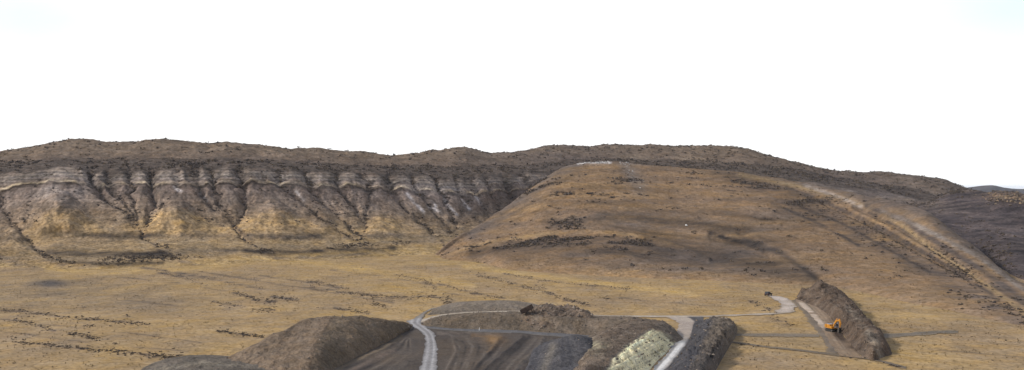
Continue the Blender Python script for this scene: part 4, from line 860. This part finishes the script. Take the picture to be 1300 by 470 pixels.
# ------------------------------------------------------------------ machines
class MB:
    def __init__(s): s.V = []; s.F = []
    def poly(s, V, Fc):
        b = len(s.V); s.V += [tuple(v) for v in V]; s.F += [tuple(b + i for i in f) for f in Fc]
    def box(s, c, d, bev=0.0, rz=0.0):
        x, y, z = d[0]/2, d[1]/2, d[2]/2; b = min(bev, x*.8, y*.8, z*.8)
        if b <= 0:
            V = [(sx*x, sy*y, sz*z) for sz in (-1, 1) for sx, sy in ((-1,-1),(1,-1),(1,1),(-1,1))]
            Fc = [(3,2,1,0),(4,5,6,7),(0,1,5,4),(1,2,6,5),(2,3,7,6),(3,0,4,7)]
        else:
            def ring(z_, i): return [(-x+i,-y,z_),(x-i,-y,z_),(x,-y+i,z_),(x,y-i,z_),(x-i,y,z_),(-x+i,y,z_),(-x,y-i,z_),(-x,-y+i,z_)]
            def inn(z_): return [(px_*(x-b)/x, py_*(y-b)/y, z_) for px_, py_, _ in ring(z_, b)]
            V = inn(-z) + ring(-z+b, b) + ring(z-b, b) + inn(z); Fc = [tuple(range(7,-1,-1)), tuple(range(24,32))]
            for k in range(3):
                for i in range(8): j = (i+1) % 8; Fc.append((k*8+i, k*8+j, k*8+8+j, k*8+8+i))
        co, si = math.cos(rz), math.sin(rz)
        s.poly([(c[0]+v[0]*co-v[1]*si, c[1]+v[0]*si+v[1]*co, c[2]+v[2]) for v in V], Fc)
    def prism(s, prof, y0, y1, top=1.0, zr=(0, 1)):      # profile in x,z extruded along y
        n = len(prof)
        V = [(x, y0, z) for x, z in prof] + [(x, y1, z) for x, z in prof]
        s.poly(V, [tuple(range(n)), tuple(range(2*n-1, n-1, -1))] + [(i, (i+1) % n + 0, (i+1) % n + n, i + n)[::-1] for i in range(n)])
    def tube(s, p, q, r, n=12, r2=None):
        p, q = Vector(p), Vector(q); d = (q - p).normalized(); r2 = r if r2 is None else r2
        a = d.orthogonal().normalized(); b = d.cross(a)
        V = [p + (a*math.cos(t) + b*math.sin(t))*r for t in [6.28318*i/n for i in range(n)]] + [q + (a*math.cos(t) + b*math.sin(t))*r2 for t in [6.28318*i/n for i in range(n)]]
        s.poly(V, [tuple(range(n-1,-1,-1)), tuple(range(n, 2*n))] + [(i, (i+1) % n, (i+1) % n + n, i+n) for i in range(n)])
    def build(s, name, mat, parent=None):
        me = bpy.data.meshes.new(name); me.from_pydata(s.V, [], s.F); me.materials.append(mat)
        o = bpy.data.objects.new(name, me); COL.objects.link(o)
        if parent: o.parent = parent
        return o
def empty(name, loc, rz=0, scale=1.0):
    o = bpy.data.objects.new(name, None); COL.objects.link(o); o.location = loc; o.rotation_euler = (0, 0, rz); o.scale = (scale,) * 3; o.empty_display_size = 1
    return o
M_YEL = plain('yellow_paint', (0.45, 0.19, 0.018), 0.45, 0, .18, 1.5); M_BLK = plain('black_rubber', (0.025, 0.024, 0.024), .8, 0, .3, 4)
M_STEEL = plain('worn_steel', (0.10, 0.085, 0.075), .6, .4, .4, 2); M_GLASS = plain('tinted_glass', (0.03, 0.035, 0.045), .25, 0, .1, 1, .25)
M_CHROME = plain('polished_rod', (0.6, 0.6, 0.6), .25, .9, .05); M_RUST = plain('rusty_steel', (0.05, 0.032, 0.024), .85, .1, .5, 1.2)
M_CAR = plain('dark_car_paint', (0.016, 0.011, 0.014), .45, 0, .1, 1, .25); M_GREYP = plain('grey_paint', (0.33, 0.34, 0.38), .5, 0, .15, 1)
M_WHITE = plain('white_paint', (0.75, 0.73, 0.70), .6, 0, .1, 3); M_LENS = plain('lamp_lens', (0.55, 0.55, 0.5), .2, 0, .05); M_RED = plain('red_lens', (.25, .02, .02), .3, 0, .05)

p = PT(1056.5, 420.5)
ex = empty('excavator', (p[0], p[1], ground_z(p[0:1], p[1:2])[0] + .2), math.radians(-72), 1.04)
tag(ex, 'orange-yellow tracked excavator digging in the trench beside the dark spoil ridge', 'excavator')
for sy in (-1, 1):
    yc = sy * 1.25; mb = MB()
    pr = [(-2.1,.12),(-1.75,0),(1.75,0),(2.1,.12),(2.3,.45),(2.1,.8),(1.75,.92),(-1.75,.92),(-2.1,.8),(-2.3,.45)]
    mb.prism(pr, yc - .3, yc + .3); tr = mb.build('track', M_BLK, ex)
    mb = MB()
    for k in range(15): x = -1.9 + k * .27; mb.box((x, yc, .95), (.07, .62, .07)); mb.box((x, yc, -.01), (.07, .62, .05))
    for z in (.3, .6):
        for x in (-2.24, 2.24): mb.box((x, yc, z), (.07, .62, .07))
    mb.build('track_shoes', M_STEEL, tr)
    mb = MB()
    for x in (-1.85, 1.85): mb.tube((x, yc - .33, .46), (x, yc + .33, .46), .33, 14)
    mb.build('sprocket', M_STEEL, tr)
mb = MB(); mb.box((0, 0, .65), (2.4, 1.9, .5), .08); mb.tube((0, 0, .85), (0, 0, 1.15), .75, 20); mb.build('undercarriage', M_STEEL, ex)
mb = MB(); mb.box((-.35, 0, 1.28), (3.9, 2.7, .28), .06); mb.box((-.7, -.15, 1.95), (2.0, 2.3, 1.1), .10); mb.box((.75, -.95, 1.7), (1.3, .75, .6), .06); mb.build('upper_body', M_YEL, ex)
mb = MB(); mb.prism([(-2.65,1.25),(-1.75,1.25),(-1.75,2.45),(-2.35,2.45),(-2.65,2.2)], -1.35, 1.35); mb.build('counterweight', M_YEL, ex)
mb = MB(); mb.box((-1.0, -.2, 2.56), (1.5, 1.7, .14), .05); hd = mb.build('engine_hood', M_GREYP, ex)
mb = MB(); mb.tube((-1.2, -.6, 2.6), (-1.2, -.6, 3.15), .08); mb.build('exhaust_pipe', M_STEEL, hd)
mb = MB(); mb.prism([(.05,1.42),(1.55,1.42),(1.7,1.9),(1.45,3.0),(1.3,3.12),(.2,3.12),(.05,3.0)], .45, 1.4); cab = mb.build('cab', M_GREYP, ex)
mb = MB(); mb.box((.75, 1.41, 2.45), (1.15, .04, .95)); mb.build('side_window', M_GLASS, cab)
mb = MB(); mb.box((.75, .44, 2.45), (1.15, .04, .95)); mb.build('side_window', M_GLASS, cab)
mb = MB(); mb.poly([(1.72,.53,1.95),(1.72,1.32,1.95),(1.49,1.32,2.95),(1.49,.53,2.95)], [(0,1,2,3)]); mb.build('windscreen', M_GLASS, cab)
mb = MB(); mb.box((.03, .92, 2.55), (.04, .75, .7)); mb.build('rear_window', M_GLASS, cab)
mb = MB()
for y in (-1.25, .3): mb.tube((-.2, y, 2.5), (-.2, y, 2.95), .03, 6)
mb.tube((-.2, -1.25, 2.95), (-.2, .3, 2.95), .03, 6); mb.build('handrail', M_BLK, ex)
boom = [(1.0,1.55),(1.25,1.35),(2.2,2.7),(3.3,4.05),(4.9,4.35),(5.05,4.6),(4.9,4.75),(3.0,4.65),(1.85,3.3)]
mb = MB(); mb.prism(boom, -.62, -.18); bo = mb.build('boom', M_YEL, ex)
stick = [(4.45,4.95),(4.75,5.15),(5.2,4.7),(5.45,3.9),(5.3,2.0),(5.08,2.0),(4.95,3.8),(4.75,4.5)]
mb = MB(); mb.prism(stick, -.56, -.24); st = mb.build('stick', M_YEL, ex)
mb = MB()
mb.prism([(5.3,2.05),(5.05,2.0),(4.55,1.55),(4.2,.9),(4.15,.35),(4.35,.0),(4.75,.02),(4.6,.4),(4.65,.95),(5.0,1.4),(5.3,1.7)], -.95, .15)
bk = mb.build('bucket', M_STEEL, ex)
mb = MB()
for y in (-.95, .09): mb.prism([(5.15,1.75),(4.6,1.5),(4.2,.9),(4.2,.3),(4.4,.05),(5.0,.25),(5.25,.9),(5.3,1.6)], y, y + .06)
mb.build('side_plate', M_STEEL, bk)
for k in range(5):
    mb = MB(); y = -.9 + k * .235; mb.prism([(4.6,.10),(4.75,-.02),(5.05,.05),(4.75,.14)], y, y + .12); mb.build('tooth', M_STEEL, bk)
for y in (-.78, -.02):
    mb = MB(); mb.tube((1.6, y, 1.5), (2.2, y, 2.45), .11, 10); c = mb.build('boom_cylinder', M_YEL, ex)
    mb = MB(); mb.tube((2.2, y, 2.45), (2.75, y, 3.35), .06, 10); mb.build('piston_rod', M_CHROME, c)
mb = MB(); mb.tube((2.9, -.4, 4.85), (3.9, -.4, 5.0), .10, 10); c = mb.build('stick_cylinder', M_YEL, ex)
mb = MB(); mb.tube((3.9, -.4, 5.0), (4.55, -.4, 5.05), .05, 10); mb.build('piston_rod', M_CHROME, c)
mb = MB(); mb.tube((5.6, -.4, 4.2), (5.7, -.4, 3.1), .09, 10); c = mb.build('bucket_cylinder', M_YEL, ex)
mb = MB(); mb.tube((5.7, -.4, 3.1), (5.55, -.4, 2.3), .05, 10); mb.tube((5.55, -.4, 2.3), (5.2, -.4, 1.9), .07, 8); mb.build('piston_rod', M_CHROME, c)

# dark off-road car at the end of the track
p = PT(975.5, 376.3)
car = empty('parked_car', (p[0], p[1], ground_z(p[0:1], p[1:2])[0] + .18), math.radians(50), 1.12)
tag(car, 'small black off-road car parked at the end of the pale track', 'car')
mb = MB(); body = [(-2.15,.45),(-2.2,.75),(-2.12,1.05),(-1.3,1.12),(1.0,1.1),(2.0,.98),(2.2,.8),(2.2,.45)]
mb.prism(body, -.9, .9); bd = mb.build('body', M_CAR, car)
mb = MB(); mb.poly([(-2.05,-.86,1.08),(.85,-.86,1.08),(.85,.86,1.08),(-2.05,.86,1.08),(-1.85,-.7,1.82),(.1,-.7,1.82),(.1,.7,1.82),(-1.85,.7,1.82)], [(4,5,6,7),(0,1,5,4),(1,2,6,5),(2,3,7,6),(3,0,4,7)]); cb = mb.build('cabin', M_CAR, car)
def quadp(name, pts, par, mat): mb = MB(); mb.poly(pts, [tuple(range(len(pts)))]); return mb.build(name, mat, par)
quadp('windscreen', [(.82,-.72,1.15),(.82,.72,1.15),(.20,.62,1.76),(.20,-.62,1.76)], cb, M_GLASS)
quadp('rear_window', [(-2.06,.72,1.15),(-2.06,-.72,1.15),(-1.90,-.62,1.74),(-1.90,.62,1.74)], cb, M_GLASS)
for s in (-1, 1):
    for x0, x1 in ((-1.85, -.95), (-.85, .0)):
        quadp('side_window', [(x0, s*.865, 1.16),(x1, s*.865, 1.16),(x1 - .05, s*.735, 1.72),(x0 + .05, s*.735, 1.72)][::s], cb, M_GLASS)
    mb = MB(); mb.box((2.19, s*.65, .82), (.06, .35, .16), .02); mb.build('headlight', M_LENS, car)
    mb = MB(); mb.box((-2.19, s*.75, .88), (.06, .2, .28), .02); mb.build('tail_light', M_RED, car)
    mb = MB(); mb.box((.55, s*1.0, 1.18), (.12, .2, .14), .03); mb.build('wing_mirror', M_CAR, car)
    for x in (-1.35, 1.4):
        mb = MB(); mb.tube((x, s*.72, .36), (x, s*.95, .36), .37, 18); w = mb.build('wheel', M_BLK, car)
        mb = MB(); mb.tube((x, s*.93, .36), (x, s*.965, .36), .21, 14); mb.build('rim', M_GREYP, w)
mb = MB(); mb.box((2.22, 0, .52), (.12, 1.7, .2), .04); mb.build('bumper', M_BLK, car)
mb = MB(); mb.box((-2.22, 0, .52), (.12, 1.7, .2), .04); mb.build('bumper', M_BLK, car)

# rusty steel screen deck lying against the rubble mound
a = np.array(PT(661.5, 396.6, 5.9)); b = a + np.array([4.5, -.3, 2.3])
mid_ = (a + b) / 2; v = Vector(b - a); Ls = v.length
rt = v.to_track_quat('X', 'Z')
deck = empty('screen_deck', mid_); deck.rotation_euler = rt.to_euler()
tag(deck, 'long dark rusty steel deck leaning up the left end of the rubble-topped mound', 'steel deck')
mb = MB(); mb.box((0, 0, 0), (Ls, 2.0, .16), .03); mb.build('deck_plate', M_RUST, deck)
for y in (-1.0, 1.0):
    mb = MB(); mb.box((0, y, .1), (Ls + .1, .14, 1.7), .04); mb.build('side_rail', M_RUST, deck)
for k in range(5):
    mb = MB(); mb.box((-Ls/2 + .4 + k * (Ls - .8)/4, 0, .16), (.12, 1.84, .14), .02); mb.build('cross_bar', M_RUST, deck)
for y in (-.8, .8):
    mb = MB(); mb.box((Ls * .30, y, -1.2), (.16, .16, 2.2), .02); mb.build('leg', M_RUST, deck)
# white marker post on the yard edge
p = PT(608.5, 420.3)
mp_ = empty('marker_post', (p[0], p[1], ground_z(p[0:1], p[1:2])[0] + .1)); tag(mp_, 'small white marker post at the foot of the long brown bank', 'post')
mb = MB(); mb.tube((0, 0, 0), (0, 0, .95), .10, 8, .08); mb.build('shaft', M_WHITE, mp_)
mb = MB(); mb.tube((0, 0, .95), (0, 0, 1.1), .10, 8, .03); mb.build('cap', M_WHITE, mp_)
mb = MB(); mb.box((0, 0, .03), (.5, .5, .12), .03); mb.build('foot', M_WHITE, mp_)
# lone white boulder on the hillside
X, Y, Z, px, yi = HILLGRID
k = np.argmin(np.hypot(px - 871, yi - 287)); i, j = np.unravel_index(k, px.shape)
r = np.random.default_rng(3); ico = []
mb = MB(); n = 10
for a_ in range(4):
    el = -.6 + a_ * .62; ico += [(math.cos(el) * math.cos(6.283*t/n) * (1 + .2*r.normal()), math.cos(el) * math.sin(6.283*t/n) * (1 + .2*r.normal()), .8 * math.sin(el)) for t in range(n)]
mb.poly(ico, [(q*n+t, q*n+(t+1) % n, q*n+n+(t+1) % n, q*n+n+t) for q in range(3) for t in range(n)] + [tuple(range(3*n, 4*n)), tuple(range(n-1, -1, -1))])
bl = mb.build('boulder', M_WHITE, None); bl.location = (X[i, j], Y[i, j], Z[i, j] + .35); tag(bl, 'lone white boulder on the brown flank of the rounded hill', 'boulder')

# ------------------------------------------------------------------ thin haze
HAZE = 0.000014
if HAZE:
    x0, x1, y0_, y1_, z0, z1 = -48000, 48000, -400, 48000, -9, 150
    mb = MB(); mb.box(((x0 + x1)/2, (y0_ + y1_)/2, (z0 + z1)/2), (x1 - x0, y1_ - y0_, z1 - z0))
    m = bpy.data.materials.new('thin_haze'); m.use_nodes = True; nt = m.node_tree; nt.nodes.clear()
    vo = nt.nodes.new('ShaderNodeVolumePrincipled'); vo.inputs['Color'].default_value = (.70, .82, 1.0, 1); vo.inputs['Density'].default_value = HAZE
    oo = nt.nodes.new('ShaderNodeOutputMaterial'); nt.links.new(vo.outputs[0], oo.inputs['Volume'])
    hz = mb.build('haze', m); tag(hz, kind='stuff')
